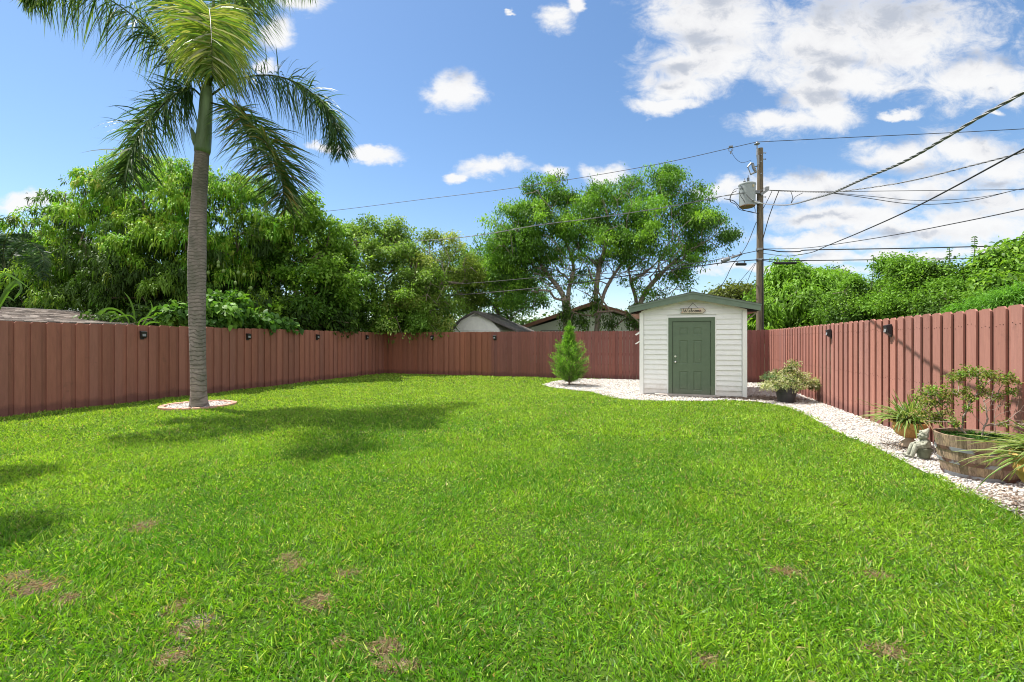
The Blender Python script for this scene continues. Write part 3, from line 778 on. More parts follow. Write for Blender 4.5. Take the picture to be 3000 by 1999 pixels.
# welcome sign
def build_sign():
    sx, sy, sz = .715, Y0-.035, 2.235
    e = empty('hanging_sign', (sx, sy, sz), 'wooden arrow-shaped Welcome sign hanging above the green shed door', 'sign')
    m = simple('sign_wood', (.62, .54, .43), .8, var=.22, scale=9)
    b = MB(); W, H = .305, .068
    b.prism([(-W, 0, -H+.012), (W-.07, 0, -H), (W, 0, 0), (W-.06, 0, H), (-W, 0, H-.004), (-W+.045, 0, 0)], (0, .016, 0)); b.build('sign_board', m, e)
    bd = MB(); P = [(-W, -.003, -H+.012), (W-.07, -.003, -H), (W, -.003, 0), (W-.06, -.003, H), (-W, -.003, H-.004), (-W+.045, -.003, 0), (-W, -.003, -H+.012)]
    bd.tube([np.array(P[i])*(1-k/8)+np.array(P[i+1])*k/8+np.array([0, 0, .0012*(-1)**k]) for i in range(len(P)-1) for k in range(8)], .004, 6)
    bd.build('rope_edge', M['soil'], e)
    fm_ = simple('flower_pink', (.62, .36, .30), .8)
    for grp_ in (((.17, .02, .02), (.185, -.005, .017), (.155, 0, .016)), ((-.25, -.03, .016),)):
        pk = MB()
        for (cx_, cz, r) in grp_: pk.ball((cx_, -.001, cz), (r, .003, r), 10, 6)
        pk.build('painted_flower', fm_, e)
    # script lettering as pen strokes, in units of x-height
    g = {
     'W': [[(0,1.9),(.12,2.05),(.3,1.9),(.36,1.1),(.5,.05),(.8,.9),(1.0,1.6),(1.05,.9),(1.2,.05),(1.55,.8),(1.8,1.8),(2.0,2.05)]],
     'e': [[(0,.25),(.35,.55),(.5,.85),(.3,1.0),(.12,.7),(.15,.2),(.4,0),(.75,.25)]],
     'l': [[(0,.25),(.35,.9),(.5,1.8),(.35,2.05),(.2,1.6),(.2,.4),(.4,0),(.7,.25)]],
     'c': [[(.0,.25),(.3,.7),(.55,.9),(.35,1.0),(.12,.6),(.2,.1),(.45,0),(.75,.25)]],
     'o': [[(.1,.35),(.25,.9),(.45,1.0),(.62,.6),(.45,.05),(.2,.05),(.1,.4),(.35,.9),(.75,.8)]],
     'm': [[(0,.8),(.15,1.0),(.18,0),(.35,.85),(.5,.98),(.55,0),(.72,.85),(.88,.98),(.92,.1),(1.15,.15)]]}
    adv = {'W': 2.05, 'e': .68, 'l': .6, 'c': .7, 'o': .72, 'm': 1.12}
    tot = sum(adv[c] for c in 'Welcome'); u = .45/tot; x = -.245
    lt = MB()
    for ch in 'Welcome':
        for s in g[ch]:
            c = crv([(x+p[0]*u*.98, -.0045, -.036+p[1]*.045) for p in s], 26)
            for i in range(len(c)-1):
                dz = c[i+1][2]-c[i][2]; r = .0042 if dz > 0 else .0075
                lt.tube([c[i], c[i+1]], r, 5)
        x += adv[ch]*u
    lt.build('lettering', M['black'], e)
    cd = MB(); cd.tube([(-.12, .006, H-.005), (0, .006, .205)], .0045, 5); cd.tube([(.12, .006, H-.005), (0, .006, .205)], .0045, 5); cd.tube([(0, .02, .205), (0, -.008, .207)], .006, 6)
    cd.build('cord', M['soil'], e)
build_sign()

# ------------------------------------------------------------------ generic tree machinery
def grow(stems, targets, step=.45, pen=.22, jit=.06, rt=.012, rmax=.3, expo=.47, lift=.12):
    nodes = []; par = []; plen = []
    for st in stems:
        c = crv(st, max(4, len(st)*4))
        for i, p in enumerate(c):
            if i == 0: par.append(-1); plen.append(0.)
            else: par.append(len(nodes)-1); plen.append(plen[-1]+np.linalg.norm(c[i]-c[i-1]))
            nodes.append(p)
    base = np.mean([s[-1] for s in stems], 0); nst = len(nodes)
    mind = np.array(nodes)[:, 2].max()*.45
    leafn = []
    order = np.argsort(np.linalg.norm(targets-base, axis=1))
    for t in targets[order]:
        A = np.array(nodes); d = np.linalg.norm(A-t, axis=1)
        cost = d + pen*np.array(plen) + np.where((np.arange(len(A)) < nst) & (A[:, 2] < mind), 3.0, 0)
        j = int(np.argmin(cost)); D = d[j]; m = max(1, int(D/step)); p0 = A[j]
        prev = j; bow = RNG.normal(0, .1, 3)*D; bow[2] += -lift*D*.5 if t[2] < p0[2] else lift*D
        for k in range(1, m+1):
            s = k/m; q = p0*(1-s)+t*s + bow*math.sin(math.pi*s)*.5 + (RNG.normal(0, jit, 3)*min(D, 1) if k < m else 0)
            par.append(prev); plen.append(plen[prev]+np.linalg.norm(q-nodes[prev])); prev = len(nodes); nodes.append(q)
        leafn.append(prev)
    cnt = np.zeros(len(nodes))
    for j in leafn: cnt[j] += 1
    for i in range(len(nodes)-1, 0, -1):
        if par[i] >= 0: cnt[par[i]] += cnt[i]
    r = np.minimum(rt*np.maximum(cnt, 1)**expo, rmax)
    A = np.array(nodes); i = np.array([k for k in range(len(nodes)) if par[k] >= 0]); p = np.array(par)[i]
    V, T, Lp = frustums(A[p], A[i] + unit(A[i]-A[p])*r[i][:, None]*.25, np.minimum(r[p], r[i]*1.35), r[i], 6)
    return V, T, Lp

def lobes_px(ls, flat=1.0):
    out = []
    for l in ls:
        px, py, d, rx, rz = l[:5]; ry = l[5] if len(l) > 5 else rx*d/FPX*flat
        c = 1/math.sqrt(1+((px-1500)/FPX)**2)      # a ball off the axis spans a wider bearing
        out.append((dp(px, py, d), np.array([rx*d/FPX*c, ry*c, rz*d/FPX*(.9+.1*c)])))
    return out
def shell_pts(lobes, n, shell=.5, cull=.72, rough=.16, zmin=None):
    wts = np.array([l[1][0]*l[1][2] for l in lobes]); wts /= wts.sum()
    P = []; O = []; tries = 0
    while sum(len(p) for p in P) < n and tries < 12:
        tries += 1; m = n*2
        k = RNG.choice(len(lobes), m, p=wts); C = np.array([l[0] for l in lobes])[k]; Rd = np.array([l[1] for l in lobes])[k]
        d = unit(RNG.normal(size=(m, 3))); rad = 1-shell*RNG.random(m)**1.4
        rad *= 1+rough*np.sin(d[:, 0]*7+k*3)*np.cos(d[:, 1]*6+d[:, 2]*7+k)+RNG.normal(0, .06, m)
        # lobes lie in the camera-facing frame of the tree only for their centres; radii are world axes
        p = C+d*Rd*rad[:, None]; ok = np.ones(m, bool)
        for i, (c, r) in enumerate(lobes):
            q = np.linalg.norm((p-c)/r, axis=1); ok &= ~((q < cull) & (k != i))
        if zmin is not None: ok &= p[:, 2] > zmin
        P.append(p[ok]); O.append(unit(d[ok]*Rd[ok]/Rd.max()))
    return np.concatenate(P)[:n], np.concatenate(O)[:n]
def foliage(P, O, nl, Lf, Wf, cc, droop=.4, spread=.12, out=.8, bend=.35, prof=(.25, 1, .8, 0), jit=.18, rnd=.8):
    n = len(P); m = n*nl
    p = np.repeat(P, nl, 0)+RNG.normal(0, spread, (m, 3)); o = np.repeat(O, nl, 0)
    D = o*out+RNG.normal(0, rnd, (m, 3))+np.array([0, 0, -droop])
    c = np.repeat(cc, nl, 0)*RNG.uniform(1-jit, 1+jit, (m, 1))
    return strips(p, D, Lf*RNG.uniform(.65, 1.25, m), Wf*RNG.uniform(.75, 1.2, m), bend=bend*RNG.uniform(.5, 1.5, m), prof=prof, col=c)

GAIN = np.array([[1.38, 1.38, 1.0]])
def tree(name, label, cat, lobes, stems, ncl, nl, Lf, Wf, pal, wts, group=None, mat='leaf', bark='bark', ntar=160, shell=.5, droop=.4, spread=.12,
         out=.8, bend=.35, step=.5, rt=.014, rmax=.25, topbias=None, cull=.72, prof=(.25, 1, .8, 0), extra=None, rough=.16, parts=('trunk', 'crown'), tar_shell=.6, rnd=.8, core=True, pen=.22, zmin=.3, bare=None, puffs=None, keep=None, hang=0.0):
    lob = lobes_px(lobes) if not isinstance(lobes[0][0], np.ndarray) else lobes
    st = [[np.array(p, float) for p in s] for s in stems]
    org = st[0][0].copy(); org[2] = 0
    e = empty(name, org, label, cat, group)
    TP, _ = shell_pts(lob, ntar, tar_shell, cull*.6, rough, zmin)
    if bare: TP = np.concatenate([TP, shell_pts(lobes_px(bare[0]), bare[1], 1, .1)[0]])
    V, T, Lp = grow(st, TP, step=step, rt=rt, rmax=rmax, pen=pen)
    link(parts[0], np_mesh(parts[0], V-org, T, Lp), M[bark], e, True)
    if puffs:
        npf, pr_, frac = puffs
        C0, _o = shell_pts(lob, npf, shell, cull, rough, zmin)
        if keep is not None: C0 = C0[keep(C0)]
        m1 = int(ncl*frac); k_ = RNG.integers(0, len(C0), m1); rr_ = RNG.uniform(.6, 1.3, len(C0))[k_][:, None]*pr_
        dd_ = unit(RNG.normal(size=(m1, 3))+np.array([0, 0, .55])); dd_[:, 2] = np.where(dd_[:, 2] < -.25, -dd_[:, 2], dd_[:, 2])
        P1 = C0[k_]+dd_*rr_*np.array([1, 1, .72]); c1_ = pick(pal, wts, len(C0))[k_]*RNG.uniform(.85, 1.15, (m1, 1))
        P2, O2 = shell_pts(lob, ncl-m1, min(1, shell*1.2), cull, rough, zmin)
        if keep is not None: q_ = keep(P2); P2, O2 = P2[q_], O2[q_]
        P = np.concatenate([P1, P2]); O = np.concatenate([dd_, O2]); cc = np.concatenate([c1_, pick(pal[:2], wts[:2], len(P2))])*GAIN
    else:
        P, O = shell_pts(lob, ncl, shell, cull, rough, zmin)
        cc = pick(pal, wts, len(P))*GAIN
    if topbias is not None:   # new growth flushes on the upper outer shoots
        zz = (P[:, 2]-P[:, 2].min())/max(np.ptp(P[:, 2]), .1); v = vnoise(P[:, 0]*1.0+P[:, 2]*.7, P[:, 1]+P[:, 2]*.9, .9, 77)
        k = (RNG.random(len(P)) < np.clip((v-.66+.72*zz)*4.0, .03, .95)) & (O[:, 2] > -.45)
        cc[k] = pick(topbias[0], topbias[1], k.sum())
    prts = [foliage(P, O, nl, Lf, Wf, cc, droop, spread, out, bend, prof, rnd=rnd)]
    if extra is not None: prts += extra
    V, T, Lp, C = join(prts)
    link(parts[1], np_mesh(parts[1], V-org, T, Lp, C), M[mat], e)
    return e
def gr(px, d, dy=0):
    p = dp(px, 1000, d); return np.array([p[0], p[1]+dy, 0.0])
def stem(px0, d, pts):
    """stem from the ground at bearing px0 through further (px,py,depth)"""
    return [gr(px0, d)] + [dp(*q) for q in pts]

# mango tree
LB = [(340,560,16.6,62,48,1.2),(270,600,16.4,60,45,1.2),(560,600,16,60,50,1.2),(690,560,16.8,48,50,1.0),(610,560,16.6,52,42,1.0),(500,535,17,50,32,1.1),(330,700,15.6,75,55,.9),(450,690,15.2,80,55,.8),(610,720,15.4,80,60,.8),(220,760,15.8,65,60,1),(530,800,14.9,85,55,.7),(380,810,15,80,50,.7),(770,680,16.4,48,60,1.0),(470,770,17,250,190,2.9),(300,650,17,160,120,2.6),(455,575,17,140,85,2.4),(640,640,17,150,120,2.5),(735,760,17.2,95,150,1.9),(195,830,16.6,80,75,1.8),
      (255,720,17,110,90,2.2),(330,890,16.2,190,80,2.2),(600,890,16.5,200,90,2.2),(560,565,17,55,50,1.3),(400,548,17,58,44,1.3),(700,600,17,70,80,1.4),(740,900,17,110,75,1.6),(235,590,17,60,40,1.1)]
tree('mango_tree', 'large dense mango tree with drooping lime new leaves, behind the palm trunk', 'tree', LB,
     [stem(470, 17, [(470,900,17),(450,800,17)]), stem(520, 17, [(560,900,17),(600,780,17)])], 7200, 14, .21, .046,
     [(.030,.060,.018),(.045,.090,.022),(.065,.130,.028),(.10,.18,.03)], [3,3,2.4,1.4], mat='gloss', ntar=220, shell=.5, droop=-.1, spread=.07, out=.6, bend=.85,
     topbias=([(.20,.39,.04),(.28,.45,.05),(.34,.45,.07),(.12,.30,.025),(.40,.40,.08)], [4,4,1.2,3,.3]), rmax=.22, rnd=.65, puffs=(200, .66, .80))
# mangoes hanging on that tree
mt = [o for o in COL.objects if o.name == 'mango_tree'][0]
for (px, py) in ((1042/1.845,1130/1.845*0+762),(640,780),(655,795),(698,800),(715,806),(640,770),(530,790),(500,820),(690,830),(512,815),(735,845),(610,800)):
    q = dp(px, py, 14.9); f = MB(); f.ball((0, 0, 0), (.055, .05, .07), 10, 7); st = MB()
    f.tube([(0, 0, .06), (.01, 0, .26)], .006, 5)
    o = f.build('mango', M['mangofruit'], mt, True); o.location = Vector(q)-mt.location
# mid tree with broad leaves
tree('broadleaf_tree', 'bright green broadleaf tree with a raised leafy tip, just right of the mango tree', 'tree',
     [(880,710,18.3,110,90),(900,635,18.3,42,52),(850,790,18,120,110,1.6),(945,700,18.4,70,60),(960,850,18.2,130,110,1.6),(870,900,17.6,130,70,1.4),(820,690,18.2,55,45)],
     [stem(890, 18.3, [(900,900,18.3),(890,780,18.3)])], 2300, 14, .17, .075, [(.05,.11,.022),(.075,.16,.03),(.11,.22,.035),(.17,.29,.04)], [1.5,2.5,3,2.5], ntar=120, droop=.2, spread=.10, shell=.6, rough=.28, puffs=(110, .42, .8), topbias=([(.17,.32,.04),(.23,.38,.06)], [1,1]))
tree('leafy_tree', 'mid green small-leaved tree with thin upright twigs, right above the far left fence corner', 'tree',
     [(1085,740,21.5,115,75),(1010,790,21,110,110,1.8),(1190,790,22,120,85),(1050,880,20.8,170,90,1.6),(1160,690,22,40,45),(1090,665,21.5,30,35),(1200,880,21.5,150,90,1.7),(1040,680,21.5,50,35),(1130,950,20.6,200,45,1.2)],
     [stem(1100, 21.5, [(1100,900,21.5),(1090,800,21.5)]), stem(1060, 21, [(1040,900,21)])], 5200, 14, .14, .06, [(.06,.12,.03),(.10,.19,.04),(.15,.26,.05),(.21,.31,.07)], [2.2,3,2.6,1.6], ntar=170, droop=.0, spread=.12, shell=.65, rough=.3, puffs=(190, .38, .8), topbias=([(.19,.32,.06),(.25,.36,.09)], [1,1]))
tree('scraggly_tree', 'yellowish olive tree with bare twigs, overhanging the back fence left of the barn', 'tree',
     [(1260,800,22,90,75),(1370,840,24.5,90,75,1.2),(1240,890,21,95,80,1.5),(1310,730,22.4,40,40),(1380,800,22.6,50,55),(1290,968,19.7,48,18,.5),(1250,700,22.4,30,28),(1380,760,23,25,30),(1230,950,20.4,90,35,.8)],
     [stem(1290, 21.5, [(1270,920,21.5),(1290,840,22)])], 3000, 13, .13, .055, [(.08,.13,.03),(.14,.21,.05),(.19,.25,.07),(.25,.29,.10)], [2,3,2,1], puffs=(110, .34, .8), bark='palebark', ntar=220, droop=.0, spread=.14, shell=.75, rough=.3, rt=.011)
tree('shade_tree', 'dark leafy tree behind the cream barn roof, left of the big spreading tree', 'tree',
     [(1440,850,27,100,90),(1500,840,30,90,85),(1390,880,27,110,80),(1470,900,26.4,110,50),(1400,770,27.5,60,50),(1470,770,28,70,60),(1560,850,26,70,50,1.0),(1350,830,26,60,60,1.0)],
     [stem(1450, 27, [(1460,920,27)])], 2800, 12, .16, .065, [(.05,.11,.025),(.09,.19,.035),(.14,.27,.045)], [2,3,3], ntar=90, shell=.6, droop=.2, spread=.16, puffs=(110, .45, .8))

# big spreading ficus
LF = [(1790,690,22.9,300,140,3.0),(1560,680,22.8,110,120,1.8),(2030,680,23,95,100,1.8),(1930,570,23,120,55,1.8),(1620,580,22.8,70,45,1.2),(1500,760,22.8,62,90,1.3),(2000,810,22.7,62,58,1.0),(1740,590,23,100,50,1.6),
      (2100,640,23,36,40,.8),(1560,560,22.8,26,26,.5),(1630,535,22.9,24,24,.5),(1850,530,23,34,24,.6),(1960,520,23,30,20,.5),(2130,700,23,26,30,.5),(1900,512,23,20,14,.4),(1540,850,22.6,60,50,.8),(1600,800,22.6,60,60,.8),(1465,710,22.8,50,70,1.0),(1460,800,22.8,55,70,1.0),(1500,880,22.8,50,45,.8),(1900,860,22.8,50,40,.7),(1700,850,22.4,60,34,.6)]
def ficus_keep(p):
    # the underside of the middle is mostly bare wood
    lat = p@R_; dep = p@F_; px = 1500+FPX*lat/dep; py = 1000-FPX*(p[:, 2]-CH)/dep
    low = (py > 745+35*np.sin(px*.021)) & (px > 1570) & (px < 1960)
    return ~low | (RNG.random(len(p)) < .42)
LBARE = [(1750,770,22.8,200,90,1.6),(1900,800,23,140,80,1.3),(1600,800,22.8,100,80,1.2),(1980,760,23,90,60,1.2)]
fst = [stem(1660, 22.5, [(1655,900,22.5),(1640,850,22.8),(1600,800,23),(1560,740,23)]), stem(1690, 22.6, [(1670,930,22.6),(1665,860,22.8),(1680,780,23),(1650,690,23)]),
       stem(1735, 22.2, [(1752,920,22.2),(1745,860,22.6),(1760,770,23),(1790,680,23)]), stem(1740, 22.8, [(1760,900,22.8),(1790,820,23),(1850,740,23),(1930,650,23)]),
       stem(1800, 22.0, [(1790,930,22),(1765,880,22.2),(1745,840,22.5),(1720,780,23)]), stem(1880, 22.8, [(1870,930,22.8),(1890,860,23),(1950,790,23),(2030,720,23)]), stem(1860, 23.4, [(1865,900,23.4),(1850,830,23.4),(1830,740,23.4)])]
tree('spreading_tree', 'wide spreading tree with many bare forking trunks and open crown, left of the utility pole', 'tree', LF, fst, 9800, 12, .12, .052,
     [(.045,.10,.022),(.07,.16,.028),(.11,.23,.035),(.17,.31,.045)], [2,3,3,2], bark='palebark', ntar=700, bare=(LBARE, 600), shell=.75, droop=.6, spread=.13, out=.5, bend=.4, step=.45, rt=.0095, rmax=.14, rough=.2, cull=.4, tar_shell=.95, pen=.3, puffs=(400, .40, .82), keep=ficus_keep)
tree('vine_thicket', 'dark leafy climbers wrapping the trunks behind the fence, left of the shed roof', 'climber',
     [(1660,920,21.6,26,60,.5),(1705,940,21.6,22,50,.4),(1860,930,21.5,34,55,.6),(1910,925,21.4,40,60,.6),(1790,945,21.5,30,40,.5),(1950,900,21.8,36,50,.6),(1745,890,21.6,20,50,.4)],
     [stem(1860, 21.5, [(1860,960,21.5)])], 560, 11, .12, .05, [(.03,.06,.015),(.055,.11,.02),(.09,.17,.03)], [3,3,1], ntar=50, shell=.9, spread=.12)

# right hand trees
tree('mango_tree', 'bright lime drooping-leaved tree behind the utility pole foot and the back fence', 'tree',
     [(2335,850,20,85,50),(2310,815,20,45,26),(2385,850,20,45,45),(2290,900,19.5,100,65,1.8),(2410,900,20,100,70,1.8),(2225,930,19,45,60,1.2),(2430,950,19,120,45,1.2),(2340,950,19,110,45,1.2),(2270,845,20,40,35),(2440,850,20.5,45,40)],
     [stem(2340, 19.8, [(2340,930,19.8),(2335,880,19.8)])], 3000, 14, .22, .065, [(.07,.14,.02),(.11,.22,.025),(.16,.30,.03),(.045,.09,.018)], [2,3,3,1.6], ntar=130, droop=.7, spread=.12, bend=.5, shell=.5, mat='leaf', topbias=([(.16,.32,.03),(.2,.38,.04)], [1,1]), rnd=.6, puffs=(110, .5, .8))
tree('hedge_tree', 'dark glossy-leaved bushy tree above the far half of the right fence', 'tree',
     [(2500,895,14.5,75,45),(2570,862,14.2,60,50),(2520,930,14,110,50,.9),(2630,900,13,100,60,.9),(2470,900,15,60,50),(2640,850,13.4,66,60),(2500,835,14.5,26,22,.5),(2600,790,14,24,22,.4)],
     [stem(2560, 13.8, [(2560,900,13.8)])], 3000, 13, .085, .042, [(.035,.075,.018),(.06,.12,.025),(.09,.18,.03),(.13,.24,.04)], [3,3,2,1], mat='gloss', ntar=190, shell=.75, droop=.1, spread=.09, rt=.010, bark='palebark', rough=.42, puffs=(120, .24, .8), topbias=([(.13,.27,.03),(.18,.34,.045)], [1,1]))
tree('hedge_tree', 'tall mid green bushy tree above the near half of the right fence, with whip-like shoots', 'tree',
     [(2720,850,12,90,60,.9),(2700,815,12,46,40),(2640,790,12.4,26,26,.4),(2790,850,11.5,80,70,.9),(2680,890,12,90,50,.8),(2830,850,11.4,64,50),(2770,910,10.6,100,50,.7)],
     [stem(2740, 11.8, [(2740,900,11.8)])], 3200, 13, .08, .040, [(.045,.09,.02),(.075,.15,.025),(.10,.20,.03),(.15,.26,.04)], [3,3,3,1.4], mat='gloss', ntar=190, shell=.75, droop=.1, spread=.09, rt=.010, bark='palebark', rough=.42, puffs=(120, .24, .8), topbias=([(.13,.27,.03),(.18,.34,.045)], [1,1]))
tree('light_green_tree', 'airy light green tree with long pointed leaves at the right edge of the picture', 'tree',
     [(2930,772,11,65,38),(2985,742,11,52,30),(2880,795,11.2,40,26),(3030,780,11,65,55),(2975,820,10.6,65,45),(2920,850,10.4,60,40,.7),(3060,725,11,55,36)],
     [stem(2990, 11, [(2980,900,11),(2975,820,11)])], 1700, 11, .14, .055, [(.05,.10,.02),(.09,.18,.03),(.13,.25,.035),(.19,.31,.05)], [1.6,3,3,2], ntar=170, shell=.75, droop=.45, spread=.11, rt=.009, bark='palebark', rough=.3, bend=.4)
tree('fern_leaved_shrub', 'bright feathery shrub pressing against the top of the near right fence', 'shrub',
     [(2950,885,8.2,75,32,.5),(3010,870,8.0,60,40,.5),(2890,900,8.8,55,24,.45),(2820,915,9.4,50,18,.4)], [stem(2960, 8.2, [(2955,930,8.2)])], 1100, 14, .10, .014,
     [(.06,.15,.02),(.09,.22,.03),(.12,.27,.04)], [2,3,2], ntar=70, shell=.8, droop=.1, spread=.06, rt=.006, out=1.2, rnd=.55, bark='stem')
tree('distant_tree', 'rounded olive tree far beyond the shed roof, left of the utility pole', 'tree', [(2150,880,45,80,34),(2100,892,45,50,22),(2200,885,45,50,30)], [stem(2150, 45, [(2150,920,45)])], 1500, 8, .34, .2, [(.075,.095,.03),(.11,.13,.04),(.05,.07,.02)], [3,2,1], ntar=40, shell=.4, droop=0, spread=.35)
tree('distant_tree', 'darker clumped tree rising right of the three far conifers', 'tree', [(2445,815,29,38,24),(2410,830,29,34,22),(2480,835,29,40,26),(2430,870,29,70,40)], [stem(2445, 29, [(2445,880,29)])], 700, 10, .2, .09, [(.05,.09,.03),(.09,.15,.04)], [2,2], ntar=40, shell=.7, droop=0, spread=.2)

# whip shoots above the right hand trees
def shoot(px, py0, py1, d, label, n=12, Lf=.11):
    a = dp(px-4, py0, d); b = dp(px+4, py1, d); c = crv([a, (a+b)/2+np.array([.03, .02, 0]), b], 8)
    e = empty('leafy_shoot', a, label, 'shoot', 'whip shoots above the right trees')
    s = MB(); s.tube([p-a for p in c], [.012]*5+[.008]*4, 5); s.build('stem', M['stem'], e)
    P = []; D = []
    for i in range(n):
        t = .25+.75*i/(n-1); p = c[0]*(1-t)+c[-1]*t
        for sg in (-1, 1): P.append(p-a); D.append(R_*sg+np.array([0, 0, .15])+RNG.normal(0, .15, 3))
    P = np.array(P); D = np.array(D); V, T, Lp, C = strips(P, D, Lf, .05, bend=.35, col=pick([(.07,.15,.03),(.12,.22,.05)], [1,1], len(P)))
    link('leaves', np_mesh('leaves', V, T, Lp, C), M['leaf'], e)
shoot(2555, 850, 750, 13.6, 'upright whip with paired leaves, leftmost of the shoots over the right fence')
shoot(2618, 840, 740, 13.2, 'long upright whip with paired leaves just right of the leftmost one')
shoot(2778, 800, 728, 12, 'slender upright whip with paired leaves, above the near right bushy tree')
shoot(2852, 790, 695, 11.4, 'tall thin leafy whip just left of the airy tree at the right edge')

# norfolk pines
def conifer(px, ytop, d, label):
    top = dp(px, ytop, d); base = np.array([top[0], top[1], 0]); e = empty('conifer', base, label, 'conifer', 'far conifers right of the utility pole')
    t = MB(); t.tube([(0, 0, 0), (0, 0, top[2])], [.35, .04], 7); t.build('trunk', M['bark'], e)
    P = []; D = []; Ls = []
    z = top[2]-.3
    while z > top[2]*.35:
        r = (top[2]-z)*.30+.35
        for k in range(11):
            a = 2*math.pi*k/11+random.uniform(-.2, .2); d_ = np.array([math.cos(a), math.sin(a), .22])
            for q in np.linspace(.2, 1, 7):
                for g_ in range(5): P.append(np.array([0, 0, z])+d_*r*q); D.append(d_*.5+RNG.normal(0, .6, 3)); Ls.append(.5)
        z -= .62
    V, T, Lp, C = strips(np.array(P), np.array(D), np.array(Ls), .16, col=pick([(.02,.05,.035),(.035,.075,.045)], [1,1], len(P)))
    link('crown', np_mesh('crown', V, T, Lp, C), M['leaf'], e)
conifer(2325, 781, 72, 'small dark far conifer, leftmost of the three above the lime tree')
conifer(2338, 786, 72, 'small dark far conifer, middle one of the three above the lime tree')
conifer(2361, 783, 72, 'small dark far conifer, rightmost of the three above the lime tree')

# distant tree line
DL = []
for px in range(-300, 3400, 95): DL.append((px+random.uniform(-20, 20), 968+random.uniform(-8, 6), 62+random.uniform(-6, 6), 75, 26+random.uniform(0, 14), 4.0))
P, O = shell_pts(lobes_px(DL), 5200, .5, .7)
V, T, Lp, C = foliage(P, O, 7, .6, .38, pick([(.035,.065,.022),(.06,.10,.03),(.08,.14,.035)], [2,2,1], len(P)), 0, .5)
tag(link('distant_trees', np_mesh('distant_trees', V, T, Lp, C), M['leaf']), 'far-off line of trees on the horizon beyond the yards', 'trees', kind='stuff')

# left dark tree with palms
tree('dark_tree', 'dark blue-green leafy tree at the left edge, above the neighbour roof', 'tree',
     [(20,790,18,110,80,2),(-40,760,18,90,80),(110,850,17,100,70,1.8),(40,880,16.5,130,60,1.6),(70,740,19,60,45),(140,730,19.5,70,45),(-80,850,17,110,100)],
     [stem(10, 18, [(20,900,18)])], 2700, 12, .16, .06, [(.025,.055,.025),(.04,.085,.03),(.06,.11,.035)], [3,3,1.5], mat='gloss', ntar=90, shell=.6, droop=.2, spread=.16)

# ------------------------------------------------------------------ palms
def frond(pts, nl=85, Lmax=.62, W=.03, droop=.8, pal=None, wts=None, start=.14, plum=.45, side=None, bend=.35, fwd=.55, r0=.022, n=40):
    """returns rachis tube pieces and leaflet strips"""
    c = crv(pts, n); tan = unit(np.gradient(c, axis=0))
    s = np.linspace(start, 1, nl); idx = s*n; i0 = np.minimum(idx.astype(int), n-1); f = (idx-i0)[:, None]
    P = c[i0]*(1-f)+c[i0+1]*f; Tn = unit(tan[i0]*(1-f)+tan[i0+1]*f)
    up = np.array([0, 0, 1.]); Sd = np.cross(Tn, up)
    nn = np.linalg.norm(Sd, axis=1, keepdims=True); Sd = np.where(nn > .25, Sd/np.maximum(nn, 1e-6), unit(side if side is not None else R_)[None])
    Up = np.cross(Sd, Tn)
    prof = np.sin(np.pi*np.clip((s-start)/(1-start)*.86+.12, 0, 1))**.6
    parts = []
    for sg in (-1, 1):
        for pl in (-1, 1):
            k = RNG.random(nl) < .95
            m = k.sum(); lift = RNG.normal(pl*plum, .25, m)[:, None]
            D = Sd[k]*sg+Up[k]*lift+Tn[k]*(fwd+.9*np.clip(s[k]-.6, 0, 1))[:, None]+up*-(droop*RNG.uniform(.4, 1.2, m))[:, None]+RNG.normal(0, .2, (m, 3))
            Ls = Lmax*prof[k]*RNG.uniform(.82, 1.1, m)
            col = pick(pal, wts, m)
            parts.append(strips(P[k], D, Ls, W*RNG.uniform(.7, 1.15, m), up=Tn[k]+RNG.normal(0, .5, (m, 3)), bend=bend*RNG.uniform(.6, 1.5, m), prof=(.4, 1, .9, .5, 0), col=col))
    rad = np.linspace(r0, .004, n+1)
    return c, rad, parts
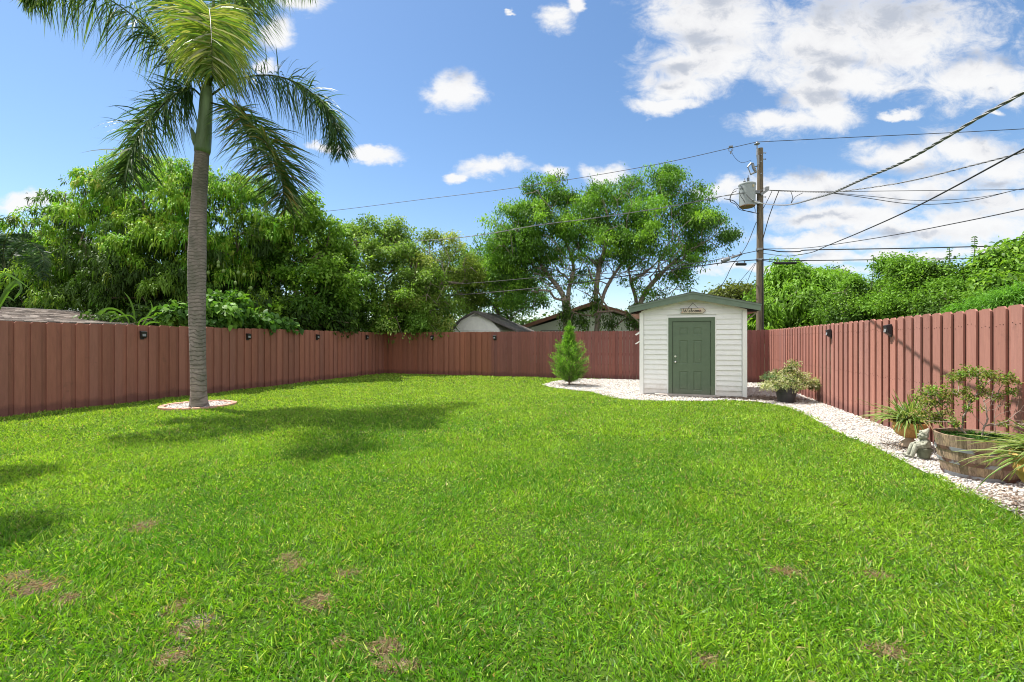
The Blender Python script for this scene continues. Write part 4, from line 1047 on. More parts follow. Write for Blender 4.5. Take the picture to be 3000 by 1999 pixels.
def palm_main():
    b = PALM.copy()
    trunk = [gp(583, 1198, 0), dp(581,1100,9.8), dp(578,950,9.8), dp(577,800,9.8), dp(580,650,9.8), dp(586,540,9.8), dp(592,445,9.8)]
    trunk[0][2] = 0; trunk[0][:2] = dp(583, 1100, 9.8)[:2]
    o = trunk[0].copy()
    e = empty('palm_tree', o, 'tall palm with ringed grey trunk and green crownshaft standing left on the lawn', 'palm tree')
    # ringed trunk
    mt, nt, bs = new_mat('palm_trunk'); L = nt.links
    tc = N(nt, 'ShaderNodeTexCoord'); sp = N(nt, 'ShaderNodeSeparateXYZ'); L.new(tc.outputs['Object'], sp.inputs[0])
    no = N(nt, 'ShaderNodeTexNoise', inp={'Scale': 3.0, 'Detail': 6.0, 'Roughness': .6}); mp = N(nt, 'ShaderNodeMapping'); mp.inputs['Scale'].default_value = (1.2, 1.2, .6)
    L.new(tc.outputs['Object'], mp.inputs[0]); L.new(mp.outputs[0], no.inputs['Vector'])
    fin = N(nt, 'ShaderNodeTexNoise', inp={'Scale': 9.0, 'Detail': 8.0, 'Roughness': .7}); mp2 = N(nt, 'ShaderNodeMapping'); mp2.inputs['Scale'].default_value = (.6, .6, 5)
    L.new(tc.outputs['Object'], mp2.inputs[0]); L.new(mp2.outputs[0], fin.inputs['Vector'])
    # ring spacing 9 cm low on the trunk, tighter towards the top
    ad = N(nt, 'ShaderNodeMath', operation='MULTIPLY_ADD'); L.new(no.outputs['Fac'], ad.inputs[0]); ad.inputs[1].default_value = .34; L.new(sp.outputs['Z'], ad.inputs[2])
    pw = N(nt, 'ShaderNodeMath', operation='POWER'); L.new(ad.outputs[0], pw.inputs[0]); pw.inputs[1].default_value = 1.35
    ml = N(nt, 'ShaderNodeMath', operation='MULTIPLY'); L.new(pw.outputs[0], ml.inputs[0]); ml.inputs[1].default_value = 7.0
    fr_ = N(nt, 'ShaderNodeMath', operation='FRACT'); L.new(ml.outputs[0], fr_.inputs[0])
    rr = ramp(nt, [(0, (0, 0, 0)), (.10, (.35, .35, .35)), (.2, (1, 1, 1)), (1, (.85, .85, .85))]); L.new(fr_.outputs[0], rr.inputs[0])
    colr = ramp(nt, [(.28, (.14, .118, .108)), (.5, (.26, .222, .205)), (.72, (.37, .325, .30))]); L.new(fin.outputs['Fac'], colr.inputs[0])
    mx = N(nt, 'ShaderNodeMix', data_type='RGBA', blend_type='MULTIPLY'); mr_ = N(nt, 'ShaderNodeMapRange', inp={'From Min': .35, 'From Max': .65, 'To Min': .15, 'To Max': .8}); L.new(fin.outputs['Fac'], mr_.inputs[0]); L.new(mr_.outputs[0], mx.inputs[0]); L.new(colr.outputs[0], mx.inputs[6]); L.new(rr.outputs[0], mx.inputs[7])
    blt = ramp(nt, [(.40, (1.05, 1, .97)), (.60, (.62, .66, .58))]); L.new(no.outputs['Fac'], blt.inputs[0])
    mx2 = N(nt, 'ShaderNodeMix', data_type='RGBA', blend_type='MULTIPLY'); mx2.inputs[0].default_value = 1; L.new(mx.outputs[2], mx2.inputs[6]); L.new(blt.outputs[0], mx2.inputs[7])
    L.new(mx2.outputs[2], bs.inputs['Base Color']); bs.inputs['Roughness'].default_value = .9
    bp = N(nt, 'ShaderNodeBump', inp={'Strength': .7, 'Distance': .02}); L.new(rr.outputs[0], bp.inputs['Height']); L.new(bp.outputs[0], bs.inputs['Normal'])
    c = crv([p-o for p in trunk], 90)
    zz = c[:, 2]
    rad = np.interp(zz, [0, .12, .3, 1.0, 2.2, 3.2, 4.6, 5.5], [.20, .172, .154, .147, .160, .174, .146, .135])
    rad *= 1+.012*np.sin(zz*60)+RNG.normal(0, .004, len(zz))
    t = MB(); t.tube(c, list(rad), 28); t.build('trunk', mt, e, smooth=True)
    # crownshaft
    top = trunk[-1]-o
    cs = [top-np.array([0, 0, .03]), dp(597,400,9.8)-o, dp(601,350,9.8)-o, dp(604,300,9.8)-o, dp(606,255,9.8)-o]
    cc = crv(cs, 16); rc = np.interp(np.linspace(0, 1, 17), [0, .05, .2, .5, .8, 1], [.145, .158, .150, .132, .122, .10])
    gm = simple('crownshaft', (.16, .235, .11), .45, var=.38, scale=2.2, stretch=(3, 3, .7), bump=.15)
    s = MB(); s.tube(cc, list(rc), 24); s.build('crownshaft', gm, e, smooth=True)
    # old leaf boot peeling off
    bt = crv([dp(582,432,9.75)-o, dp(572,410,9.72)-o, dp(563,385,9.7)-o, dp(559,372,9.7)-o], 10)
    bb = MB(); bb.tube(bt, [.05, .075, .078, .07, .06, .05, .042, .035, .026, .016, .005], 10); bb.build('leaf_sheath', gm, e, smooth=True)
    DK = [(.045,.10,.028),(.07,.145,.038),(.11,.19,.055),(.20,.27,.11)]
    YL = [(.15,.24,.035),(.25,.31,.05),(.10,.19,.035),(.33,.34,.11),(.40,.40,.25)]
    fr_l = [
     ([(597,290,9.8),(560,258,9.7),(524,272,9.6),(467,318,9.4),(411,388,9.2),(380,467,9.1),(366,545,9.0)], DK, [3,3,2,1], .4),
     ([(598,290,9.8),(570,225,9.7),(500,150,9.5),(430,80,9.3),(330,5,8.9),(220,-45,8.6),(130,-45,8.4),(70,-5,8.3)], DK, [2,3,3,2], .9),
     ([(600,290,9.8),(604,200,9.7),(608,90,9.1),(612,30,8.3),(616,50,7.6),(620,120,7.15),(622,215,6.95)], YL, [3,3,3,2,1.5], 1.15),
     ([(606,290,9.8),(640,160,9.9),(680,40,10.0),(715,-60,10.0),(760,-120,10),(800,-95,10)], DK, [2,2,3,3], 1.1),
     ([(612,285,9.8),(690,235,10),(800,222,10.2),(900,262,10.4),(975,345,10.5),(1000,455,10.6)], DK, [3,3,2,1], .9),
     ([(612,300,9.8),(700,330,9.6),(775,410,9.4),(820,505,9.2),(838,615,9.1)], DK+[(.26,.21,.06)], [3,3,2,1,1.5], .28),
     ([(600,290,9.9),(570,130,10.5),(530,0,11),(480,-90,11.6),(420,-110,12)], DK, [2,3,3,2], .9),
     ([(608,290,9.9),(660,90,10.8),(740,-50,11.6),(840,-90,12.4),(930,-30,13)], DK, [2,3,3,2], .9),
     ([(600,290,9.9),(520,150,10.6),(420,90,11.4),(330,110,12.2),(260,200,12.8)], DK, [3,3,2,1], .8) if False else None]
    for q in fr_l:
        if q is None: continue
        pts, pal, wt, dr = q
        P3 = [dp(*p)-o for p in pts]
        c, rad, parts = frond(P3, nl=175, Lmax=1.10, W=.028, droop=dr*.62, pal=pal, wts=wt, side=R_, bend=.28, plum=.55, fwd=.28)
        V, T, Lp = frustums(c[:-1], c[1:], rad[:-1], rad[1:], 6)
        rc_ = np.tile(np.array([[.10, .12, .045]]), (len(V), 1))
        V, T, Lp, C = join([(V, T, Lp, rc_)]+parts)
        link('frond', np_mesh('frond', V, T, Lp, C), M['palm'], e)
    sp_ = MB(); sp_.tube([dp(605,300,9.8)-o, dp(622,60,9.9)-o, dp(635,-140,10)-o], [.05, .035, .008], 7); sp_.build('spear_leaf', M['stem'], e)
palm_main()

def small_palm(px, py, d, label, fr, grp=None, Lf=.45):
    b = gr(px, d); e = empty('areca_palm', b, label, 'palm', grp)
    st = MB(); t = dp(px, py, d)-b; st.tube([(0, 0, 0), t*.5+np.array([.1, 0, 0]), t], [.1, .08, .06], 8); st.build('stem', M['stem'], e, smooth=True)
    for f in fr:
        P3 = [t]+[dp(*q)-b for q in f]
        c, rad, parts = frond(P3, nl=46, Lmax=Lf, W=.045, droop=.35, pal=[(.04,.085,.045),(.06,.12,.06),(.09,.15,.08)], wts=[1,1,1], plum=.08, bend=.2, n=24)
        V, T, Lp = frustums(c[:-1], c[1:], rad[:-1], rad[1:], 5)
        V, T, Lp, C = join([(V, T, Lp, np.tile([[.12,.16,.06]], (len(V), 1)))]+parts)
        link('frond', np_mesh('frond', V, T, Lp, C), M['palm'], e)
small_palm(20, 800, 16, 'arching blue-green palm at the left edge above the neighbour roof',
   [[(10,730,16),(30,690,15.8),(90,690,15.4)], [(40,740,16),(80,710,15.5),(120,740,15),(130,790,14.8)], [(60,760,16),(110,760,15.4),(130,820,15)], [(-20,730,16),(-40,690,15.8),(-80,700,15.6)], [(0,740,16),(-10,680,16),(0,640,16)]])
small_palm(170, 780, 18, 'small arching palm peeking between the left edge trees and the mango tree',
   [[(165,730,18),(150,690,17.8),(115,700,17.4)], [(190,720,18),(220,680,17.6),(270,690,17.2)], [(150,740,18),(110,720,17.6),(90,770,17.2)], [(180,720,18),(190,670,18),(180,640,18)]])

# tall grassy plants and vines behind the left fence
def strap_clump(px, py, d, label, specs, grp):
    b = gr(px, d); e = empty('tall_grass_plant', b, label, 'plant', grp); P = []; k = 0
    for pts, w_ in specs:
        c = crv([dp(*q)-b for q in pts], 14); t = unit(np.gradient(c, axis=0)); s = unit(np.cross(t, np.array([F_[0], F_[1], .3])))
        wd = w_*np.sin(np.pi*np.clip(np.linspace(.08, 1, 15), 0, 1))**.6
        fold = np.cross(s, t)*.15
        Vv = np.stack([c-s*wd[:, None]/2+fold*wd[:, None], c, c+s*wd[:, None]/2+fold*wd[:, None]], 1).reshape(-1, 3)
        fc = []
        for i in range(14):
            fc += [[3*i, 3*i+1, 3*i+4, 3*i+3], [3*i+1, 3*i+2, 3*i+5, 3*i+4]]
        P.append((Vv, np.full(28, 4), np.array(fc).ravel(), np.tile(np.array([[.10,.21,.03]])*random.uniform(.8, 1.5), (len(Vv), 1))))
    V, T, Lp, C = join(P); link('blades', np_mesh('blades', V, T, Lp, C), M['leaf'], e)
    s = MB(); t0 = dp(*specs[0][0][0])-b; s.tube([(0, 0, 0), t0], [.03, .02], 6); s.build('stem', M['stem'], e)
sg = 'tall strap-leaved plants behind the left fence'
strap_clump(395, 1000, 13.6, 'strap-leaved green plant arching over the left fence, just left of the palm trunk',
  [([(390,985,13.6),(370,930,13.5),(330,905,13.4),(290,915,13.3),(277,950,13.3)], .06), ([(380,985,13.6),(350,930,13.5),(320,915,13.4),(300,945,13.3)], .07), ([(395,985,13.6),(392,920,13.6),(380,880,13.6),(362,855,13.6)], .06),
   ([(400,985,13.6),(410,940,13.5),(450,930,13.4),(490,945,13.3)], .05), ([(400,985,13.6),(400,950,13.5),(380,925,13.4),(330,935,13.2),(315,965,13.2)], .05), ([(405,985,13.6),(430,950,13.5),(460,945,13.4),(485,960,13.4)], .06), ([(398,985,13.6),(430,930,13.6),(445,905,13.6),(440,880,13.6)], .05)], sg)
strap_clump(-10, 1000, 10, 'large bright strap leaves curling at the left edge above the neighbour roof',
  [([(-30,980,10),(-5,900,9.9),(25,845,9.8),(50,830,9.8),(60,850,9.7),(40,880,9.7)], .11), ([(-30,960,10),(-20,850,10),(10,805,9.9),(50,820,9.8),(90,850,9.7)], .06), ([(-25,970,10),(-15,900,10),(15,870,9.9),(45,885,9.8)], .07), ([(-30,940,10),(-25,860,10),(0,810,9.9),(25,810,9.9),(28,850,9.9)], .06)], sg)
tree('heart_leaf_vine', 'heart-leaved green vine spilling along the left fence top right of the palm trunk', 'vine',
     [(640,925,13.3,85,40,.5),(740,945,14.4,90,26,.5),(585,930,12.9,55,45,.4),(690,900,14,40,40,.5),(520,930,12.9,60,35,.4),(620,885,13.6,25,30,.3),(820,955,15.4,70,20,.4)],
     [stem(640, 13.4, [(640,960,13.4)])], 520, 9, .17, .14, [(.04,.10,.025),(.06,.14,.03),(.10,.20,.035)], [2,3,1.5], mat='gloss', ntar=50, shell=.9, droop=.5, spread=.09, prof=(.5, 1, .7, 0), bark='stem', rt=.006, rnd=.5)
tree('understory_bush', 'shadowy shrub mass low behind the left fence, beneath the mango tree', 'shrub',
     [(450,930,14.4,110,38,.8),(620,860,19.5,190,80,1.5),(350,880,18.5,160,70,1.3),(840,930,17,120,50,.9),(950,945,18,120,38,.8),(300,945,13.4,60,20,.5)], [stem(560, 14.6, [(560,960,14.6)])], 2400, 12, .16, .07, [(.03,.06,.02),(.05,.10,.025),(.08,.14,.03)], [3,3,1], ntar=60, shell=.9, spread=.12)

# ------------------------------------------------------------------ cedar in the gravel
def cedar():
    b = gp(1668, 1131, .02); b[2] = .02
    e = empty('cedar_tree', b, 'small feathery green cedar standing in the gravel tip left of the shed', 'conifer')
    t = MB(); t.tube([(0, 0, 0), (.01, 0, .5), (0, .01, 1.2), (-.02, 0, 1.9)], [.035, .03, .018, .005], 7); t.build('trunk', M['bark'], e)
    P = []; D = []; A = []; Bn = []
    Ht = 2.02
    for i in range(430):
        z = .10+1.72*random.random()**1.15; f = (z-.08)/Ht
        r = .74*(1-f)**.85*min(1, .5+f*2.6)*random.uniform(.55, 1.18); a = random.uniform(0, 6.283)
        if z > 1.2: r *= .62
        end = np.array([math.cos(a)*r, math.sin(a)*r, z+r*random.uniform(.25, .75)]); st = np.array([0, 0, max(.1, z-r*.25)])
        A.append(st); Bn.append(end); dr = unit(end-st)
        for k in range(46):
            s = random.uniform(.35, 1.0); P.append(st*(1-s)+end*s+RNG.normal(0, .022, 3)); D.append(dr*.9+RNG.normal(0, .5, 3)+np.array([0, 0, .35]))
    for k in range(500):
        z = random.uniform(1.6, 2.03); P.append(np.array([random.gauss(0, .02), random.gauss(0, .02), z])); D.append(RNG.normal(0, .35, 3)+np.array([0, 0, 1.]))
    n = len(P); P = np.array(P)
    c = pick([(.09,.22,.03),(.15,.34,.04),(.24,.46,.05),(.30,.46,.09)], [2,3,2,1], n)
    V, T, Lp, C = strips(P, np.array(D), RNG.uniform(.04, .13, n), .010, bend=.05, prof=(.6, 1, 0), col=c)
    link('foliage', np_mesh('foliage', V, T, Lp, C), M['leaf'], e)
    V, T, Lp = frustums(np.array(A), np.array(Bn), np.full(len(A), .006), np.full(len(A), .002), 4)
    link('branches', np_mesh('branches', V, T, Lp), M['bark'], e)
cedar()

# ------------------------------------------------------------------ potted things
def potted_shrub():
    b = gp(2303, 1179, .03); b[2] = .03
    e = empty('potted_shrub', b, 'cream-variegated bonsai-like shrub in a black ribbed pot beside the shed', 'potted plant')
    p = MB(); p.lathe([(.16, 0), (.17, .02), (.205, .20), (.212, .20), (.214, .22), (.208, .23), (.235, .36), (.262, .365), (.265, .41), (.245, .41), (.225, .37)], n=36)
    p.build('pot', M['pot'], e, smooth=False)
    s = MB(); s.lathe([(.226, .36), (.1, .385), (.01, .39)], n=24); s.build('soil', M['soil'], e)
    D0 = 10.72
    lob = [(2322,1078,D0,24,22),(2300,1110,D0-.1,50,17),(2360,1118,D0,45,16),(2388,1128,D0,20,16),(2258,1103,D0+.15,32,14),(2262,1130,D0-.2,45,13),(2320,1130,D0-.25,45,14),(2345,1100,D0+.1,30,12),(2285,1095,D0+.2,30,14)]
    lw = [(c-b, r*np.array([1, .8, 1])) for c, r in lobes_px(lob)]
    TP, _ = shell_pts(lw, 70, .7, .3)
    V, T, Lp = grow([[np.array([0, 0, .36]), np.array([.03, 0, .50]), np.array([.0, .02, .62])]], TP, step=.07, rt=.0035, rmax=.03, jit=.02)
    link('stem', np_mesh('stem', V, T, Lp), M['twig'], e, True)
    P, O = shell_pts(lw, 950, .7, .5)
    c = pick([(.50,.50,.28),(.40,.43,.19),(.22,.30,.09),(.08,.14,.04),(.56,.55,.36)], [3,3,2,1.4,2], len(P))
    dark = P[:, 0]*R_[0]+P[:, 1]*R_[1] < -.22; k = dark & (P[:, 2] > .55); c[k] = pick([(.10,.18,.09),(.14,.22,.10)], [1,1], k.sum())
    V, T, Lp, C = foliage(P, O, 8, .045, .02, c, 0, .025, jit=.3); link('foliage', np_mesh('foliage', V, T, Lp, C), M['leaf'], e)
potted_shrub()

def spider_leaves(c0, n, Lr, W, spread, up=(.2, 1.1), seed=1, bias=None):
    r = np.random.default_rng(seed); parts = []
    a = r.uniform(0, 6.283, n); el = r.uniform(*up, n)
    D = np.stack([np.cos(a)*np.cos(el), np.sin(a)*np.cos(el), np.sin(el)], 1)
    if bias is not None: D += np.array(bias)
    D = unit(D); Ls = r.uniform(*Lr, n)*(1-.25*(el > .8)); P = c0+r.normal(0, spread, (n, 3))*np.array([1, 1, .1])
    S = unit(np.cross(D, np.array([0, 0, 1.])+r.normal(0, .25, (n, 3)))); g = np.array([0, 0, -1.])
    K = 8; bend = r.uniform(.12, .62, n)
    gcol = pick([(.09,.19,.035),(.14,.24,.05),(.06,.14,.03)], [2,2,1], n); ycol = pick([(.50,.50,.20),(.58,.56,.30),(.40,.44,.14)], [2,1,1], n)
    dead = r.random(n) < .05; gcol[dead] = (.30,.22,.12); ycol[dead] = (.36,.27,.15)
    V = []; C = []
    for i in range(K+1):
        t = i/K; w_ = W*(math.sin(math.pi*min(1, .15+t*.85))**.5 if i < K else .02)
        c = P+D*(Ls*t)[:, None]*(1-.3*(bend*t)[:, None])+g*(Ls*bend*t*t)[:, None]
        nrm = np.cross(S, D)
        for q, h in ((-1, .22), (-.5, .07), (0, 0), (.5, .07), (1, .22)):
            V.append(c+S*q*w_/2+nrm*h*w_); C.append(ycol if abs(q) == 1 else gcol)
    V = np.stack(V, 1).reshape(-1, 3); C = np.stack(C, 1).reshape(-1, 3); nv = 5*(K+1); fc = []
    for i in range(K):
        for j in range(4): fc.append([5*i+j, 5*i+j+1, 5*i+j+6, 5*i+j+5])
    fc = np.array(fc); Lp = (np.arange(n)*nv)[:, None, None]+fc[None]
    return np_mesh('blades', V, np.full(n*len(fc), 4), Lp.reshape(-1), C)

def urn_plant(b, label, seed, scale=1.0, grp=None, spec=None):
    e = empty('urn_planter', b, label, 'planter', grp)
    um = simple('terracotta_glaze', (.50, .27, .09), .55, var=.30, scale=6, bump=.1)
    k = scale
    base = MB(); base.lathe([(.115*k, 0), (.118*k, .02*k), (.10*k, .05*k), (.06*k, .085*k), (.045*k, .105*k), (.05*k, .118*k)], n=32); base.build('pedestal', simple('urn_foot', (.42, .31, .23), .8, var=.2), e, smooth=True)
    bowl = MB(); prof = [(.05, .118), (.10, .135), (.145, .17), (.172, .215), (.178, .235), (.186, .24), (.190, .25), (.186, .262), (.182, .30), (.20, .312), (.205, .325), (.20, .336), (.185, .332), (.18, .31)]
    n = 96
    vs = []; fs = []
    for i, (r, z) in enumerate(prof):
        for q in range(n):
            a = 2*math.pi*q/n; fl = .045*abs(math.sin(12*a)) if .12 < z < .232 else 0
            rr = r*k*(1+fl-.02*(fl > 0)); vs.append((rr*math.cos(a), rr*math.sin(a), z*k))
    for i in range(len(prof)-1):
        for q in range(n): fs.append((i*n+q, i*n+(q+1) % n, (i+1)*n+(q+1) % n, (i+1)*n+q))
    bowl.add(vs, fs); bowl.build('bowl', um, e, smooth=True)
    s = MB(); s.lathe([(.18*k, .315*k), (.05*k, .322*k)], n=24); s.build('soil', M['soil'], e)
    me = spider_leaves(np.array([0, 0, .33*k]), 240, (.38, .76), .021, .05, seed=seed, **(spec or {}))
    link('foliage', me, M['leaf'], e)
    return e
ub = xp(2665, 1310, 3.13); ub[2] = .035
urn_plant(ub, 'ribbed orange urn on a pale foot holding a green-and-cream strap-leaved plant', 3, spec={'bias': (-.12, -.02, .12), 'up': (.15, 1.35)})
ub2 = xp(3120, 1400, 3.0); ub2[2] = .035
urn_plant(ub2, 'strap-leaved cream-edged plant cut by the right picture edge in front of the barrel', 8, scale=1.5, spec={'bias': (-.30, .22, 0), 'up': (.0, 1.25)})

def barrel():
    b = xp(2868, 1400, 3.17); b[2] = .03
    e = empty('barrel_planter', b, 'weathered half whiskey barrel with rusty hoops holding a sparse azalea bush', 'planter')
    wm, nt, bs = new_mat('weathered_staves'); L = nt.links
    at = N(nt, 'ShaderNodeAttribute', attribute_name='Col'); tc = N(nt, 'ShaderNodeTexCoord'); mp = N(nt, 'ShaderNodeMapping'); mp.inputs['Scale'].default_value = (14, 14, 1.6)
    L.new(tc.outputs['Object'], mp.inputs[0]); no = N(nt, 'ShaderNodeTexNoise', inp={'Scale': 3.0, 'Detail': 9.0, 'Roughness': .75}); L.new(mp.outputs[0], no.inputs['Vector'])
    r = ramp(nt, [(.32, (.35, .33, .3)), (.5, (.9, .88, .84)), (.7, (1.5, 1.45, 1.35))]); L.new(no.outputs['Fac'], r.inputs[0])
    mx = N(nt, 'ShaderNodeMix', data_type='RGBA', blend_type='MULTIPLY'); mx.inputs[0].default_value = 1; L.new(at.outputs['Color'], mx.inputs[6]); L.new(r.outputs[0], mx.inputs[7])
    L.new(mx.outputs[2], bs.inputs['Base Color']); bs.inputs['Roughness'].default_value = .85
    bp = N(nt, 'ShaderNodeBump', inp={'Strength': .5, 'Distance': .01}); L.new(no.outputs['Fac'], bp.inputs['Height']); L.new(bp.outputs[0], bs.inputs['Normal'])
    H = .43
    def rad(z): return .285+.075*(z/H)**.75
    st = MB(); ns = 30
    for i in range(ns):
        a0 = 2*math.pi*(i+.015)/ns; a1 = 2*math.pi*(i+.985)/ns
        v = random.uniform(.6, 1.25); st.col = (.29*v, .215*v*random.uniform(.95, 1.05), .15*v*random.uniform(.9, 1.1))
        zs = [0, .1, .2, .3, .38, H+random.uniform(-.003, .003)]
        vs = []
        for z in zs:
            for rr, aa in ((rad(z), a0), (rad(z)+.002, (a0+a1)/2), (rad(z), a1), (rad(z)-.022, a1), (rad(z)-.022, a0)):
                vs.append((rr*math.cos(aa), rr*math.sin(aa), z))
        fs = []
        for q in range(len(zs)-1):
            for k in range(5): fs.append((q*5+k, q*5+(k+1) % 5, (q+1)*5+(k+1) % 5, (q+1)*5+k))
        fs.append(tuple((len(zs)-1)*5+k for k in range(5))); fs.append((4, 3, 2, 1, 0)); st.add(vs, fs)
    st.build('staves', wm, e, colors=True)
    for z0, z1 in ((.0, .038), (.135, .172), (.268, .305)):
        h = MB(); n = 60; vs = []; fs = []
        for q in range(n):
            a = 2*math.pi*q/n; wv = .004*math.sin(5*a+z0*30) if z0 > .2 else 0
            for z, dr in ((z0+wv, .0015), (z0+wv, .006), (z1+wv, .006), (z1+wv, .0015)):
                rr = rad(z)+dr+.002; vs.append((rr*math.cos(a), rr*math.sin(a), z))
        for q in range(n):
            for k in range(4): fs.append((q*4+k, q*4+(k+1) % 4, ((q+1) % n)*4+(k+1) % 4, ((q+1) % n)*4+k))
        h.add(vs, fs); hm, nt, bs = new_mat('barrel_hoop'); L = nt.links
        tc = N(nt, 'ShaderNodeTexCoord'); no = N(nt, 'ShaderNodeTexNoise', inp={'Scale': 4.5, 'Detail': 4.0}); L.new(tc.outputs['Object'], no.inputs['Vector'])
        rr_ = ramp(nt, [(.45, (.24, .25, .27)), (.5, (.11, .06, .045)), (.62, (.15, .08, .055))]); L.new(no.outputs['Fac'], rr_.inputs[0]); L.new(rr_.outputs[0], bs.inputs['Base Color']); bs.inputs['Roughness'].default_value = .7; bs.inputs['Metallic'].default_value = .2
        h.build('hoop', hm, e)
    s = MB(); s.lathe([(.335, .36), (.2, .385), (.02, .39)], n=30); s.build('soil', M['soil'], e)
    D0 = 4.86
    P = np.stack([RNG.uniform(-.3, .3, 700), RNG.uniform(-.3, .3, 700), np.full(700, .385)], 1); P = P[np.hypot(P[:, 0], P[:, 1]) < .31]
    V, T, Lp, C = foliage(P, np.tile([[0, 0, 1.]], (len(P), 1)), 5, .045, .022, pick([(.04,.11,.02),(.07,.16,.03)], [1,1], len(P)), 0, .012)
    link('ground_cover', np_mesh('ground_cover', V, T, Lp, C), M['leaf'], e)
    lob = [(2812,1098,D0+.1,22,14),(2850,1092,D0,28,14),(2905,1100,D0,30,18),(2950,1108,D0-.05,22,12),(2985,1118,D0-.05,14,8),(2965,1150,D0-.1,22,8),(2935,1158,D0,12,6),(2725,1150,D0+.25,30,16),(2760,1160,D0+.2,24,14),(2800,1150,D0+.1,22,8),(2875,1148,D0,18,10),(2840,1165,D0,16,8),
           (2700,1215,D0+.3,28,15),(2745,1225,D0+.2,20,10),(2775,1208,D0+.1,10,8),(2800,1238,D0,16,6),(2940,1245,D0-.2,16,8),(2720,1180,D0+.25,20,10)]+[(2830+random.gauss(0, 75), 1150+random.gauss(0, 38), D0+random.uniform(-.1, .25), random.uniform(5, 11), random.uniform(4, 8)) for _ in range(22)]
    lw = [(c-b, r*np.array([1, 1.3, 1])) for c, r in lobes_px(lob)]
    TP, _ = shell_pts(lw, 230, .9, .2)
    bare_t = np.stack([RNG.uniform(-.05, .45, 40), RNG.uniform(-.5, .1, 40), RNG.uniform(.5, .85, 40)], 1)
    V, T, Lp = grow([[np.array([.02, 0, .38]), np.array([.04, .0, .5]), np.array([.07, -.02, .6])], [np.array([-.06, .02, .38]), np.array([-.12, .05, .46]), np.array([-.2, .1, .52])]], np.concatenate([TP, bare_t]), step=.05, rt=.0012, rmax=.009, jit=.02, pen=.5, expo=.45)
    link('branches', np_mesh('branches', V, T, Lp), M['twig'], e, True)
    P, O = shell_pts([(c, r*1.2) for c, r in lw], 600, 1, .1, .35)
    c = pick([(.20,.25,.05),(.28,.30,.07),(.12,.20,.03),(.30,.22,.09),(.16,.34,.04)], [3,2,2,1,1.5], len(P))
    V, T, Lp, C = foliage(P, O*.4+np.array([0, 0, .6]), 7, .036, .014, c, 0, .02, jit=.3, out=.8); link('foliage', np_mesh('foliage', V, T, Lp, C), M['leaf'], e)
barrel()

def gnome():
    b = gp(2706, 1344, .03); b[2] = .035
    # local frame: +x = facing (picture left), z up
    d = -R_; rz = math.atan2(d[1], d[0])-.25
    e = empty('garden_statue', b, 'mossy concrete elf statue with pointed cap seated on a small pot, beside the barrel', 'statue', rz=rz)
    p = MB(); p.lathe([(.058, 0), (.062, .01), (.078, .095), (.088, .098), (.09, .125), (.08, .127), (.02, .125)], n=28); p.build('seat_pot', M['darkcon'], e, smooth=False)
    g = MB()
    def limb(pts, rad): g.tube(pts, rad, 10)
    g.ball((-.008, 0, .165), (.070, .068, .055)); g.ball((-.014, 0, .207), (.058, .064, .05))     # torso leaning
    for sg in (-1, 1):
        limb([(.0, sg*.032, .145), (.055, sg*.036, .158), (.095, sg*.038, .165)], [.040, .037, .033])
        limb([(.095, sg*.038, .165), (.12, sg*.04, .11), (.145, sg*.042, .035)], [.033, .028, .023])
        g.ball((.095, sg*.038, .165), (.028, .027, .027))
        g.ball((.165, sg*.043, .024), (.045, .02, .019)); g.ball((.20, sg*.043, .034), (.016, .012, .013))
        limb([(-.012, sg*.052, .225), (.02, sg*.066, .185), (.05, sg*.05, .175)], [.02, .018, .015])
        limb([(.05, sg*.05, .175), (.075, sg*.022, .195)], [.015, .013]); g.ball((.08, sg*.018, .2), (.016, .014, .011))
    limb([(-.008, 0, .235), (-.002, 0, .26)], [.026, .026])
    g.ball((.002, 0, .287), (.054, .052, .050)); g.ball((.026, 0, .268), (.031, .036, .028))          # head and cheeks
    g.ball((.060, 0, .282), (.012, .009, .010)); g.ball((.052, 0, .259), (.012, .014, .006)); g.ball((.042, 0, .246), (.014, .014, .011))
    for sg in (-1, 1):
        g.ball((.050, sg*.020, .291), (.008, .010, .007)); g.ball((-.006, sg*.056, .283), (.013, .010, .018)); g.ball((.054, sg*.020, .303), (.008, .014, .005))
    limb([(-.002, 0, .302), (-.016, 0, .325), (-.035, 0, .347), (-.05, 0, .372), (-.052, 0, .388)], [.058, .048, .031, .016, .007])
    limb([(.006, 0, .304), (-.006, 0, .313)], [.063, .060])
    o = g.build('figure', M['concrete'], e, smooth=True)
    m = o.modifiers.new('Remesh', 'REMESH'); m.mode = 'VOXEL'; m.voxel_size = .0032; m.use_smooth_shade = True
    s = o.modifiers.new('Smooth', 'SMOOTH'); s.iterations = 1; s.factor = .5
    e.scale = (.94, .94, .94)
gnome()

